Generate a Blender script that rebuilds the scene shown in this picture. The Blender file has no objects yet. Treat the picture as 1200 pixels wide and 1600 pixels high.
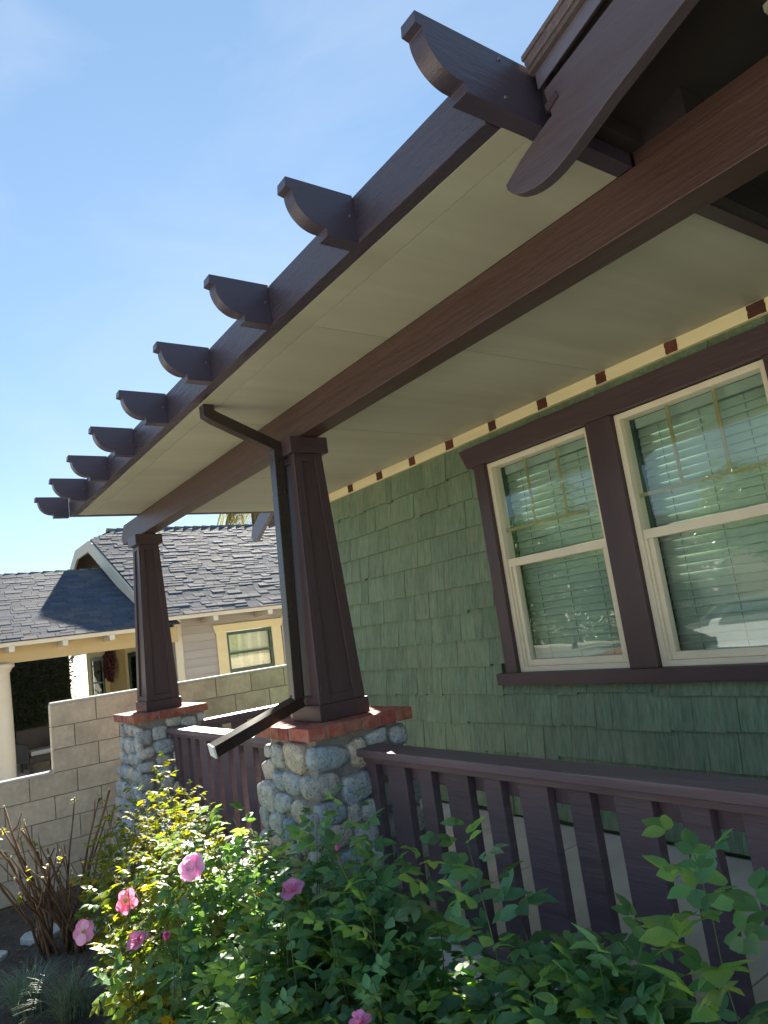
import bpy, math, random
from mathutils import Vector, Matrix
random.seed(7)
sc = bpy.context.scene
COL = sc.collection
R_ = math.radians

# ------------------------------------------------------------------ camera, world, sun, exposure
cam_data = bpy.data.cameras.new('camera')
cam = bpy.data.objects.new('camera', cam_data)
COL.objects.link(cam)
sc.camera = cam
cam_data.sensor_fit = 'VERTICAL'
cam_data.sensor_height = 24.0
cam_data.lens = 24.0 * 1095.85 / 1600.0
cam_data.clip_start = 0.05
cam_data.clip_end = 3000
right = Vector((0.57020309, 0.81010165, -0.13639557))
up = Vector((0.20890182, 0.01758814, 0.97777844))
back = Vector((0.79449888, -0.58602557, -0.15920289))
m = Matrix.Identity(4)
for i in range(3):
    m[i][0], m[i][1], m[i][2] = right[i], up[i], back[i]
m[2][3] = 1.93
cam.matrix_world = m

SUN_A, SUN_E = R_(27.5), R_(26.5)          # measured from -X towards +Y, and above the horizon
to_sun = Vector((-math.cos(SUN_A) * math.cos(SUN_E), math.sin(SUN_A) * math.cos(SUN_E), math.sin(SUN_E)))
sun_data = bpy.data.lights.new('sun', 'SUN')
sun_data.energy = 5.0
sun_data.angle = R_(0.53)
sun_data.color = (1.0, 0.93, 0.80)
sun = bpy.data.objects.new('sun', sun_data)
COL.objects.link(sun)
sun.rotation_euler = to_sun.to_track_quat('Z', 'Y').to_euler()

world = bpy.data.worlds.new('World')
sc.world = world
world.use_nodes = True
wn = world.node_tree
wn.nodes.clear()
sky = wn.nodes.new('ShaderNodeTexSky')
sky.sky_type = 'NISHITA'
sky.sun_disc = False
sky.sun_elevation = SUN_E
sky.sun_rotation = math.atan2(to_sun.x, to_sun.y)
sky.air_density = 1.0
sky.dust_density = 0.03
sky.ozone_density = 1.0
bg = wn.nodes.new('ShaderNodeBackground')
bg.inputs['Strength'].default_value = 0.05
wo = wn.nodes.new('ShaderNodeOutputWorld')
# thin high cloud veils, the same over the whole sky
tcw = wn.nodes.new('ShaderNodeTexCoord')
mpw = wn.nodes.new('ShaderNodeMapping')
mpw.inputs['Scale'].default_value = (1.0, 1.6, 3.2)
nzw = wn.nodes.new('ShaderNodeTexNoise')
nzw.inputs['Scale'].default_value = 2.1
nzw.inputs['Detail'].default_value = 7
nzw.inputs['Roughness'].default_value = 0.55
nzw.inputs['Distortion'].default_value = 0.5
rmw = wn.nodes.new('ShaderNodeValToRGB')
rmw.color_ramp.elements[0].position = 0.42
rmw.color_ramp.elements[0].color = (0, 0, 0, 1)
rmw.color_ramp.elements[1].position = 0.85
rmw.color_ramp.elements[1].color = (0.36, 0.36, 0.36, 1)
mxw = wn.nodes.new('ShaderNodeMix')
mxw.data_type = 'RGBA'
mxw.inputs['B'].default_value = (3.0, 3.4, 4.0, 1)
wn.links.new(tcw.outputs['Generated'], mpw.inputs['Vector'])
wn.links.new(mpw.outputs['Vector'], nzw.inputs['Vector'])
wn.links.new(nzw.outputs['Fac'], rmw.inputs['Fac'])
wn.links.new(rmw.outputs['Color'], mxw.inputs['Factor'])
vl = wn.nodes.new('ShaderNodeMix')               # even summer haze over the whole sky
vl.data_type = 'RGBA'
vl.inputs['Factor'].default_value = 0.62
vl.inputs['B'].default_value = (1.05, 1.78, 2.75, 1)
wn.links.new(sky.outputs['Color'], vl.inputs['A'])
wn.links.new(vl.outputs['Result'], mxw.inputs['A'])
wn.links.new(mxw.outputs['Result'], bg.inputs['Color'])
wn.links.new(bg.outputs['Background'], wo.inputs['Surface'])

sc.view_settings.view_transform = 'Standard'
sc.view_settings.look = 'None'
sc.view_settings.gamma = 1.0
sc.view_settings.exposure = 2.45
sc.render.engine = 'CYCLES'
sc.cycles.max_bounces = 10
sc.cycles.diffuse_bounces = 6
sc.cycles.transparent_max_bounces = 16

# ------------------------------------------------------------------ materials
def mat(name, col, rough=0.6, nscale=8, var=0.15, bump=0.0, bscale=None, stretch=(1, 1, 1), objvar=0.0, hue=0.0,
        spec=0.5, metal=0.0, attr=None, translucent=0.0, tcol=None, detail=5, bdist=0.01, ramp=None, coat=0.0,
        stain=None, stain_scale=1.0, stain_amt=0.0, speck=None, speck_scale=60):
    M = bpy.data.materials.new(name)
    M.use_nodes = True
    nt = M.node_tree
    N, L = nt.nodes, nt.links
    P = N['Principled BSDF']
    tc = N.new('ShaderNodeTexCoord')
    mp = N.new('ShaderNodeMapping')
    mp.inputs['Scale'].default_value = stretch
    L.new(tc.outputs['Object'], mp.inputs['Vector'])
    oi = N.new('ShaderNodeObjectInfo')
    vadd = N.new('ShaderNodeVectorMath')
    vadd.operation = 'ADD'
    vm = N.new('ShaderNodeVectorMath')
    vm.operation = 'SCALE'
    vm.inputs['Scale'].default_value = 37.0
    cx = N.new('ShaderNodeCombineXYZ')
    for k in range(3):
        L.new(oi.outputs['Random'], cx.inputs[k])
    L.new(cx.outputs[0], vm.inputs[0])
    L.new(mp.outputs[0], vadd.inputs[0])
    L.new(vm.outputs[0], vadd.inputs[1])
    vec = vadd.outputs[0]
    nz = N.new('ShaderNodeTexNoise')
    nz.inputs['Scale'].default_value = nscale
    nz.inputs['Detail'].default_value = detail
    nz.inputs['Roughness'].default_value = 0.6
    L.new(vec, nz.inputs['Vector'])
    rgb = None
    if ramp:
        rp = N.new('ShaderNodeValToRGB')
        rp.color_ramp.interpolation = 'LINEAR'
        el = rp.color_ramp.elements
        while len(el) < len(ramp):
            el.new(0.5)
        for e, (p, c) in zip(el, ramp):
            e.position = p
            e.color = (*c, 1)
        L.new(oi.outputs['Random'], rp.inputs['Fac'])
        rgb = rp.outputs['Color']
    elif attr:
        at = N.new('ShaderNodeAttribute')
        at.attribute_name = attr
        rgb = at.outputs['Color']
    # brightness factor from noise and object random
    mr = N.new('ShaderNodeMapRange')
    mr.inputs['From Min'].default_value = 0.25
    mr.inputs['From Max'].default_value = 0.75
    mr.inputs['To Min'].default_value = 1 - var
    mr.inputs['To Max'].default_value = 1 + var
    L.new(nz.outputs['Fac'], mr.inputs['Value'])
    mo = N.new('ShaderNodeMapRange')
    mo.inputs['To Min'].default_value = 1 - objvar
    mo.inputs['To Max'].default_value = 1 + objvar
    L.new(oi.outputs['Random'], mo.inputs['Value'])
    mu = N.new('ShaderNodeMath')
    mu.operation = 'MULTIPLY'
    L.new(mr.outputs[0], mu.inputs[0])
    L.new(mo.outputs[0], mu.inputs[1])
    hs = N.new('ShaderNodeHueSaturation')
    if rgb is None:
        hs.inputs['Color'].default_value = (*col, 1)
    else:
        L.new(rgb, hs.inputs['Color'])
    L.new(mu.outputs[0], hs.inputs['Value'])
    if hue:
        wnz = N.new('ShaderNodeTexWhiteNoise')
        wnz.noise_dimensions = '1D'
        L.new(oi.outputs['Random'], wnz.inputs['W'])
        hr = N.new('ShaderNodeMapRange')
        hr.inputs['To Min'].default_value = 0.5 - hue
        hr.inputs['To Max'].default_value = 0.5 + hue
        L.new(wnz.outputs['Value'], hr.inputs['Value'])
        L.new(hr.outputs[0], hs.inputs['Hue'])
    out = hs.outputs['Color']
    if stain:
        sn = N.new('ShaderNodeTexNoise')
        sn.inputs['Scale'].default_value = stain_scale
        sn.inputs['Detail'].default_value = 6
        L.new(vec, sn.inputs['Vector'])
        sr = N.new('ShaderNodeMapRange')
        sr.inputs['From Min'].default_value = 0.45
        sr.inputs['From Max'].default_value = 0.7
        sr.inputs['To Max'].default_value = stain_amt
        L.new(sn.outputs['Fac'], sr.inputs['Value'])
        mx = N.new('ShaderNodeMix')
        mx.data_type = 'RGBA'
        mx.inputs['B'].default_value = (*stain, 1)
        L.new(sr.outputs[0], mx.inputs['Factor'])
        L.new(out, mx.inputs['A'])
        out = mx.outputs['Result']
    if speck:
        vo = N.new('ShaderNodeTexNoise')
        vo.inputs['Scale'].default_value = speck_scale
        vo.inputs['Detail'].default_value = 2
        L.new(vec, vo.inputs['Vector'])
        sr = N.new('ShaderNodeMapRange')
        sr.inputs['From Min'].default_value = 0.56
        sr.inputs['From Max'].default_value = 0.68
        sr.inputs['To Max'].default_value = 0.75
        L.new(vo.outputs['Fac'], sr.inputs['Value'])
        mx = N.new('ShaderNodeMix')
        mx.data_type = 'RGBA'
        mx.inputs['B'].default_value = (*speck, 1)
        L.new(sr.outputs[0], mx.inputs['Factor'])
        L.new(out, mx.inputs['A'])
        out = mx.outputs['Result']
    L.new(out, P.inputs['Base Color'])
    rr = N.new('ShaderNodeMapRange')
    rr.inputs['To Min'].default_value = max(0.02, rough - 0.1)
    rr.inputs['To Max'].default_value = min(1, rough + 0.1)
    L.new(nz.outputs['Fac'], rr.inputs['Value'])
    L.new(rr.outputs[0], P.inputs['Roughness'])
    P.inputs['Specular IOR Level'].default_value = spec
    P.inputs['Metallic'].default_value = metal
    P.inputs['Coat Weight'].default_value = coat
    if bump:
        bz = N.new('ShaderNodeTexNoise')
        bz.inputs['Scale'].default_value = bscale or nscale * 3
        bz.inputs['Detail'].default_value = 6
        bz.inputs['Roughness'].default_value = 0.65
        L.new(vec, bz.inputs['Vector'])
        bp = N.new('ShaderNodeBump')
        bp.inputs['Strength'].default_value = bump
        bp.inputs['Distance'].default_value = bdist
        L.new(bz.outputs['Fac'], bp.inputs['Height'])
        L.new(bp.outputs[0], P.inputs['Normal'])
    if translucent:
        tr = N.new('ShaderNodeBsdfTranslucent')
        hs2 = N.new('ShaderNodeMix')
        hs2.data_type = 'RGBA'
        hs2.blend_type = 'MULTIPLY'
        hs2.inputs['Factor'].default_value = 1.0
        hs2.inputs['B'].default_value = (*(tcol or (1, 1, 1)), 1)
        L.new(out, hs2.inputs['A'])
        L.new(hs2.outputs['Result'], tr.inputs['Color'])
        ms = N.new('ShaderNodeMixShader')
        ms.inputs['Fac'].default_value = translucent
        L.new(P.outputs[0], ms.inputs[1])
        L.new(tr.outputs[0], ms.inputs[2])
        L.new(ms.outputs[0], N['Material Output'].inputs['Surface'])
    return M

BROWN = (0.056, 0.033, 0.037)
M = {}
M['brown_x'] = mat('brown_paint_along_x', BROWN, 0.42, 6, 0.22, 0.55, 26, (0.14, 1, 1), bdist=0.006, stain=(0.075, 0.05, 0.045), stain_scale=3, stain_amt=0.4)
M['brown_y'] = mat('brown_paint_along_y', BROWN, 0.42, 6, 0.22, 0.5, 26, (1, 0.14, 1), bdist=0.006)
M['brown_z'] = mat('brown_paint_along_z', (0.052, 0.031, 0.036), 0.42, 6, 0.25, 0.5, 26, (1, 1, 0.12), bdist=0.006, stain=(0.075, 0.045, 0.04), stain_scale=4, stain_amt=0.35)
M['fascia'] = mat('embossed_brown_metal', (0.042, 0.031, 0.045), 0.30, 5, 0.12, 0.9, 16, (0.22, 1, 2.2), bdist=0.018, spec=0.6)
M['tail'] = mat('embossed_brown_metal_tail', (0.048, 0.037, 0.055), 0.36, 6, 0.12, 0.6, 22, (1, 0.3, 1.6), bdist=0.005, spec=0.55)
M['beam'] = mat('old_red_brown_beam', (0.056, 0.027, 0.021), 0.45, 5, 0.16, 0.8, 22, (0.10, 1, 1), bdist=0.008, stain=(0.075, 0.045, 0.034), stain_scale=7, stain_amt=0.35)
M['rail'] = mat('rail_brown_paint', (0.118, 0.078, 0.092), 0.5, 6, 0.2, 0.6, 22, (0.12, 1, 1), bdist=0.006, speck=(0.16, 0.12, 0.12), speck_scale=18)
M['baluster'] = mat('baluster_brown_paint', (0.108, 0.070, 0.082), 0.55, 7, 0.22, 0.7, 14, (0.25, 1, 3.2), objvar=0.12, bdist=0.006)
M['spout'] = mat('downspout_metal', (0.024, 0.016, 0.013), 0.28, 4, 0.1, 0.0, spec=0.8)
M['barge'] = mat('weathered_barge_paint', (0.068, 0.050, 0.060), 0.5, 7, 0.25, 0.8, 30, (0.16, 1, 1), bdist=0.006, speck=(0.06, 0.04, 0.045), speck_scale=14)
M['flash'] = mat('drip_edge_metal', (0.10, 0.085, 0.10), 0.3, 6, 0.1, 0.15, 12, spec=0.7)
M['dark'] = mat('dark_brown_underside', (0.018, 0.012, 0.011), 0.7, 6, 0.2, 0.3, 20, (0.2, 1, 1))
M['soffit'] = mat('cream_soffit_panel', (0.39, 0.385, 0.29), 0.5, 5.0, 0.11, 0.5, 22, (1.6, 0.10, 1), bdist=0.004, stain=(0.30, 0.285, 0.205), stain_scale=2.2, stain_amt=0.55)
M['cream'] = mat('cream_ledger_paint', (0.80, 0.70, 0.40), 0.6, 8, 0.1, 0.6, 24, (0.08, 1, 2.5), bdist=0.006)
M['patch'] = mat('old_brown_patch', (0.10, 0.030, 0.015), 0.8, 20, 0.4, 0.5, 40, objvar=0.3)
M['vinyl'] = mat('cream_window_vinyl', (0.72, 0.66, 0.50), 0.4, 10, 0.05, 0.1, 30, stain=(0.55, 0.47, 0.32), stain_scale=5, stain_amt=0.35)
M['grille'] = mat('olive_grille_bar', (0.30, 0.27, 0.12), 0.5, 10, 0.05)
M['blind'] = mat('pale_blind_slat', (0.34, 0.44, 0.37), 0.75, 5, 0.05, objvar=0.05, spec=0.2)
M['cord'] = mat('blind_cord', (0.16, 0.2, 0.17), 0.8)
M['headrail'] = mat('blind_headrail', (0.30, 0.38, 0.33), 0.5)
M['shingle'] = mat('green_combed_shingle', (0.148, 0.222, 0.135), 0.6, 60, 0.42, 1.0, 130, (1, 1, 0.03), objvar=0.14, hue=0.010, bdist=0.010, detail=4, stain=(0.25, 0.27, 0.165), stain_scale=22, stain_amt=0.5)
M['frieze'] = mat('green_frieze_paint', (0.045, 0.085, 0.035), 0.6, 8, 0.15, 0.4, 24, (0.1, 1, 1))
M['brick'] = mat('red_brick', (0.30, 0.085, 0.055), 0.85, 30, 0.28, 0.9, 90, objvar=0.22, hue=0.012, bdist=0.006, stain=(0.42, 0.25, 0.20), stain_scale=22, stain_amt=0.5)
M['mortar'] = mat('grey_mortar', (0.26, 0.24, 0.21), 0.95, 25, 0.25, 0.9, 70, bdist=0.008)
M['stone'] = mat('river_stone', (0.4, 0.4, 0.4), 0.82, 26, 0.40, 1.0, 38, bdist=0.018,
                 ramp=[(0.0, (0.439, 0.464, 0.464)), (0.16, (0.268, 0.366, 0.439)), (0.30, (0.561, 0.561, 0.525)), (0.45, (0.366, 0.415, 0.439)),
                       (0.60, (0.586, 0.488, 0.366)), (0.75, (0.464, 0.512, 0.512)), (0.88, (0.232, 0.305, 0.378)), (1.0, (0.537, 0.500, 0.439))],
                 speck=(0.14, 0.16, 0.17), speck_scale=75, stain=(0.56, 0.52, 0.44), stain_scale=11, stain_amt=0.6)
M['slab'] = mat('porch_concrete', (0.60, 0.56, 0.51), 0.8, 4, 0.16, 0.3, 40, (1, 0.35, 1), objvar=0.06, stain=(0.36, 0.30, 0.25), stain_scale=2.5, stain_amt=0.4)
M['found'] = mat('foundation_concrete', (0.33, 0.31, 0.28), 0.9, 6, 0.2, 0.5, 40)
M['block'] = mat('tan_concrete_block', (0.60, 0.495, 0.37), 0.95, 22, 0.16, 0.8, 120, objvar=0.10, bdist=0.005, stain=(0.30, 0.24, 0.19), stain_scale=5, stain_amt=0.45)
M['blockcap'] = mat('block_wall_mortar_cap', (0.50, 0.45, 0.38), 0.95, 20, 0.15, 0.8, 90, bdist=0.006)
M['joint'] = mat('block_wall_joint', (0.32, 0.27, 0.21), 0.95, 30, 0.2, 0.6, 80)
M['roofing'] = mat('asphalt_shingle', (0.15, 0.15, 0.17), 0.85, 60, 0.25, 0.7, 160, attr='tint', bdist=0.002, spec=0.06)
M['roofedge'] = mat('brown_asphalt_shingle', (0.115, 0.085, 0.085), 0.85, 60, 0.25, 0.7, 120, objvar=0.15, bdist=0.004)
M['white'] = mat('cream_white_trim', (0.58, 0.54, 0.44), 0.55, 6, 0.06, 0.1, 30)
M['yellow'] = mat('pale_yellow_trim', (0.66, 0.57, 0.33), 0.55, 6, 0.06)
M['clap'] = mat('grey_clapboard', (0.34, 0.32, 0.30), 0.6, 6, 0.08, 0.2, 30, (1, 0.1, 1), objvar=0.05)
M['nbeam'] = mat('tan_porch_beam', (0.46, 0.36, 0.19), 0.6, 5, 0.1, 0.2, 20, (1, 0.1, 1))
M['ngreen'] = mat('dark_green_sash', (0.025, 0.065, 0.045), 0.4, 8, 0.1)
M['shutter'] = mat('cream_shutter', (0.75, 0.70, 0.52), 0.55, 8, 0.06)
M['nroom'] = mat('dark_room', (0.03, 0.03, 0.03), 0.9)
M['soil'] = mat('dark_garden_soil', (0.10, 0.075, 0.056), 0.95, 14, 0.4, 1.0, 50, bdist=0.03, stain=(0.11, 0.085, 0.06), stain_scale=18, stain_amt=0.6)
M['lawn'] = mat('dry_lawn_ground', (0.27, 0.23, 0.12), 0.9, 3, 0.35, 0.8, 60, bdist=0.02, stain=(0.16, 0.17, 0.07), stain_scale=1.2, stain_amt=0.5)
M['walk'] = mat('concrete_walk', (0.58, 0.54, 0.47), 0.85, 3, 0.12, 0.3, 60)
M['asphalt'] = mat('pale_concrete_road', (0.30, 0.285, 0.26), 0.85, 30, 0.2, 0.5, 120)
M['pebble'] = mat('pale_stepping_stone', (0.46, 0.46, 0.44), 0.8, 12, 0.2, 0.6, 40, objvar=0.1, speck=(0.2, 0.2, 0.2), speck_scale=60)
M['bark'] = mat('brown_cane_bark', (0.135, 0.070, 0.036), 0.8, 20, 0.4, 0.8, 60, (1, 1, 0.3), objvar=0.35, bdist=0.006, stain=(0.28, 0.19, 0.11), stain_scale=12, stain_amt=0.6)
M['stem'] = mat('green_rose_stem', (0.06, 0.095, 0.035), 0.55, 20, 0.25, objvar=0.2)
M['leaf_sunlit'] = mat('sunlit_rose_leaf', (0.1, 0.13, 0.03), 0.6, 40, 0.15, 0.25, 60, attr='tint', objvar=0.25, translucent=0.45, tcol=(3.6, 2.8, 0.5), spec=0.12)  # leaf copy for the lit bush, backlit yellow put into its colour
M['leaf'] = mat('rose_leaf', (0.05, 0.11, 0.04), 0.50, 40, 0.15, 0.25, 60, attr='tint', objvar=0.25, translucent=0.42, tcol=(3.0, 2.4, 0.6), spec=0.28)
M['tree_leaf'] = mat('tree_leaf', (0.05, 0.1, 0.03), 0.27, 30, 0.15, attr='tint', translucent=0.35, tcol=(2.2, 2.2, 0.9))
M['trunk'] = mat('tree_bark', (0.11, 0.08, 0.055), 0.9, 10, 0.35, 0.9, 30, (1, 1, 0.25), bdist=0.02)
M['grass'] = mat('tuft_grass', (0.05, 0.09, 0.05), 0.42, 30, 0.15, attr='tint', translucent=0.25, tcol=(2, 2, 1))
M['petal'] = mat('pink_petal', (0.8, 0.3, 0.5), 0.5, 30, 0.12, attr='tint', translucent=0.4, tcol=(1.4, 1.2, 1.3))
M['stamen'] = mat('yellow_stamen', (0.55, 0.42, 0.08), 0.7)
M['hip'] = mat('cut_stem_end', (0.55, 0.48, 0.28), 0.8, 30, 0.3)
M['wreath'] = mat('dried_wreath', (0.07, 0.022, 0.028), 0.9, 30, 0.5, 0.8, 60)
M['wicker'] = mat('dark_wicker', (0.025, 0.022, 0.022), 0.6, 40, 0.4, 0.8, 90)
M['cushion'] = mat('grey_cushion', (0.32, 0.33, 0.34), 0.8)
M['carpaint'] = mat('silver_car_paint', (0.62, 0.64, 0.66), 0.22, 6, 0.03, spec=0.7, coat=0.6)
M['tyre'] = mat('tyre_rubber', (0.02, 0.02, 0.02), 0.8)
M['bare_metal'] = mat('bare_cut_metal', (0.62, 0.66, 0.70), 0.4, 6, 0.1, spec=0.6)
M['screw'] = mat('screw_head', (0.16, 0.14, 0.15), 0.35, metal=0.6)

def glass(name, ior, tint):
    G = bpy.data.materials.new(name)
    G.use_nodes = True
    N, L = G.node_tree.nodes, G.node_tree.links
    N.remove(N['Principled BSDF'])
    lw = N.new('ShaderNodeLayerWeight')          # Schlick reflectance, the same from both sides of the pane
    lw.inputs['Blend'].default_value = 0.5
    pw = N.new('ShaderNodeMath')
    pw.operation = 'POWER'
    pw.inputs[1].default_value = 4.0
    L.new(lw.outputs['Facing'], pw.inputs[0])
    fr = N.new('ShaderNodeMapRange')
    fr.inputs['To Min'].default_value = ior
    fr.inputs['To Max'].default_value = 1.0
    L.new(pw.outputs[0], fr.inputs['Value'])
    tr = N.new('ShaderNodeBsdfTransparent')
    tr.inputs['Color'].default_value = (*tint, 1)
    gl = N.new('ShaderNodeBsdfGlossy')
    gl.inputs['Roughness'].default_value = 0.004
    gl.inputs['Color'].default_value = (0.95, 1.0, 0.98, 1)
    nz = N.new('ShaderNodeTexNoise')
    nz.inputs['Scale'].default_value = 2.2
    bp = N.new('ShaderNodeBump')
    bp.inputs['Strength'].default_value = 0.03
    bp.inputs['Distance'].default_value = 0.02
    tc = N.new('ShaderNodeTexCoord')
    L.new(tc.outputs['Object'], nz.inputs['Vector'])
    L.new(nz.outputs['Fac'], bp.inputs['Height'])
    L.new(bp.outputs[0], gl.inputs['Normal'])
    mx = N.new('ShaderNodeMixShader')
    L.new(fr.outputs[0], mx.inputs['Fac'])
    L.new(tr.outputs[0], mx.inputs[1])
    L.new(gl.outputs[0], mx.inputs[2])
    L.new(mx.outputs[0], N['Material Output'].inputs['Surface'])
    return G
M['glass'] = glass('window_glass', 0.105, (0.90, 0.97, 0.93))
M['carglass'] = glass('car_glass', 0.12, (0.1, 0.12, 0.12))

# ------------------------------------------------------------------ mesh helpers
class MB:
    def __init__(s):
        s.v, s.f, s.c = [], [], []
    def add(s, verts, faces, col=None):
        b = len(s.v)
        s.v += [tuple(v) for v in verts]
        s.f += [tuple(i + b for i in f) for f in faces]
        if col is not None:
            s.c += [col] * len(verts)
        return s
    def hexa(s, p, col=None):       # 8 points: bottom ring 0-3, top ring 4-7
        return s.add(p, [(3, 2, 1, 0), (4, 5, 6, 7), (0, 1, 5, 4), (1, 2, 6, 5), (2, 3, 7, 6), (3, 0, 4, 7)], col)
    def box(s, x0, x1, y0, y1, z0, z1, col=None):
        return s.hexa([(x0, y0, z0), (x1, y0, z0), (x1, y1, z0), (x0, y1, z0), (x0, y0, z1), (x1, y0, z1), (x1, y1, z1), (x0, y1, z1)], col)
    def prism(s, poly, axis, a, b, col=None):   # poly in the two other axes (order x,y,z without axis)
        n = len(poly)
        def mk(p, t):
            q = list(p)
            q.insert(axis, t)
            return q
        vs = [mk(p, a) for p in poly] + [mk(p, b) for p in poly]
        fs = [tuple(range(n))[::-1], tuple(range(n, 2 * n))]
        fs += [(i, (i + 1) % n, n + (i + 1) % n, n + i) for i in range(n)]
        return s.add(vs, fs, col)
    def tube(s, pts, rads, n=6, col=None, caps=True):
        pts = [Vector(p) for p in pts]
        vs = []
        for i, p in enumerate(pts):
            d = (pts[min(i + 1, len(pts) - 1)] - pts[max(i - 1, 0)]).normalized()
            a = d.cross(Vector((0.31, 0.22, 0.93)))
            if a.length < 1e-3:
                a = d.cross(Vector((1, 0, 0)))
            a.normalize()
            b = d.cross(a)
            r = rads[i] if isinstance(rads, (list, tuple)) else rads
            vs += [p + (a * math.cos(2 * math.pi * k / n) + b * math.sin(2 * math.pi * k / n)) * r for k in range(n)]
        fs = []
        for i in range(len(pts) - 1):
            fs += [(i * n + k, i * n + (k + 1) % n, (i + 1) * n + (k + 1) % n, (i + 1) * n + k) for k in range(n)]
        if caps:
            fs += [tuple(range(n))[::-1], tuple((len(pts) - 1) * n + k for k in range(n))]
        return s.add(vs, fs, col)
    def lathe(s, cx, cy, prof, n=20):
        vs = []
        for r, z in prof:
            vs += [(cx + r * math.cos(2 * math.pi * k / n), cy + r * math.sin(2 * math.pi * k / n), z) for k in range(n)]
        fs = []
        for i in range(len(prof) - 1):
            fs += [(i * n + k, i * n + (k + 1) % n, (i + 1) * n + (k + 1) % n, (i + 1) * n + k) for k in range(n)]
        fs += [tuple(range(n))[::-1], tuple((len(prof) - 1) * n + k for k in range(n))]
        return s.add(vs, fs)
    def mesh(s, name, smooth=False):
        me = bpy.data.meshes.new(name)
        me.from_pydata(s.v, [], s.f)
        if s.c and len(s.c) == len(s.v):
            a = me.attributes.new('tint', 'FLOAT_COLOR', 'POINT')
            flat = []
            for c in s.c:
                flat += [c[0], c[1], c[2], 1.0]
            a.data.foreach_set('color', flat)
        if smooth:
            me.polygons.foreach_set('use_smooth', [True] * len(me.polygons))
        me.update()
        return me

def link(name, me, material=None, parent=None, loc=None):
    o = bpy.data.objects.new(name, me)
    COL.objects.link(o)
    if material is not None and not me.materials:
        me.materials.append(material)
    if loc is not None:
        o.location = loc
    if parent is not None:
        o.parent = parent
        if parent.type == 'EMPTY':
            o.matrix_parent_inverse = Matrix.Translation(parent.location).inverted()
    return o

def obj(name, mb, material, parent=None, smooth=False, bevel=0.0):
    o = link(name, mb.mesh(name, smooth), material, parent)
    if bevel:
        b = o.modifiers.new('bevel', 'BEVEL')
        b.width = bevel
        b.segments = 2
        b.limit_method = 'ANGLE'
    return o

def bx(name, dims, material, parent=None, bevel=0.0):
    return obj(name, MB().box(*dims), material, parent, bevel=bevel)

def thing(name, label, cat, loc=(0, 0, 0), group=None):
    o = bpy.data.objects.new(name, None)
    COL.objects.link(o)
    o.location = loc
    o.empty_display_size = 0.2
    return tag(o, label, cat, group)

def tag(o, label, cat, group=None, kind=None):
    o['label'] = label
    if cat:
        o['category'] = cat
    if group:
        o['group'] = group
    if kind:
        o['kind'] = kind
    return o

def struct(o):
    o['kind'] = 'structure'
    return o

def U(a, b):
    return random.uniform(a, b)

# ------------------------------------------------------------------ ground
g = MB().box(-400, 400, -400, 400, -0.6, -0.012)
struct(obj('ground', g, M['lawn']))
# uneven garden bed of soil
gb = MB()
NX, NY = 60, 26
x0, x1, y0, y1 = -7.30, 2.5, 0.1, 1.72
for j in range(NY + 1):
    for i in range(NX + 1):
        edge = 0 if (i in (0, NX) or j in (0, NY)) else 1
        gb.v.append((x0 + (x1 - x0) * i / NX, y0 + (y1 - y0) * j / NY, edge * (0.01 + U(-0.012, 0.03))))
for j in range(NY):
    for i in range(NX):
        a = j * (NX + 1) + i
        gb.f.append((a, a + 1, a + NX + 2, a + NX + 1))
o = struct(obj('garden_bed', gb, M['soil'], smooth=True))
struct(bx('driveway', (-12.4, -7.46, -6.0, 16, -0.010, 0.0), M['walk']))
struct(bx('sidewalk', (-60, 40, -7.6, -6.1, -0.010, 0.004), M['walk']))
struct(bx('kerb', (-60, 40, -8.95, -8.8, -0.15, 0.02), M['walk']))
struct(bx('road', (-200, 200, -17.0, -8.95, -0.02, -0.006), M['asphalt']))
struct(bx('front_bounce_paving', (-7.2, 6.0, -6.1, -0.6, -0.010, 0.008), M['walk']))  # unseen paving, added pale and wide to bounce light into the porch

# ================================================================== the green bungalow
HL = (-3.0, 3.6, 0.0)
house = thing('bungalow_house', 'green shingled bungalow with dark brown porch beams and cobblestone piers', 'house', HL)

YW = 3.571
# ---- wall backing with two window openings
WIN = [(-3.515, -2.610), (-2.420, -1.517)]
ZW0, ZW1 = 1.494, 2.967
wb = MB()
wb.box(-5.92, WIN[0][0], 3.60, 3.75, 0.0, 3.9)
wb.box(WIN[0][1], WIN[1][0], 3.60, 3.75, 0.0, 3.9)
wb.box(WIN[1][1], 3.5, 3.60, 3.75, 0.0, 3.9)
for a, b in WIN:
    wb.box(a, b, 3.60, 3.75, 0.0, ZW0)
    wb.box(a, b, 3.60, 3.75, ZW1, 3.9)
wb.box(-5.92, -5.80, 3.75, 9.0, 0.0, 3.9)
wb.box(3.38, 3.5, 3.75, 9.0, 0.0, 3.9)
wb.box(-5.80, 3.38, 8.9, 9.0, 0.0, 3.9)
wall = obj('wall', wb, M['frieze'], house)

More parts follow.
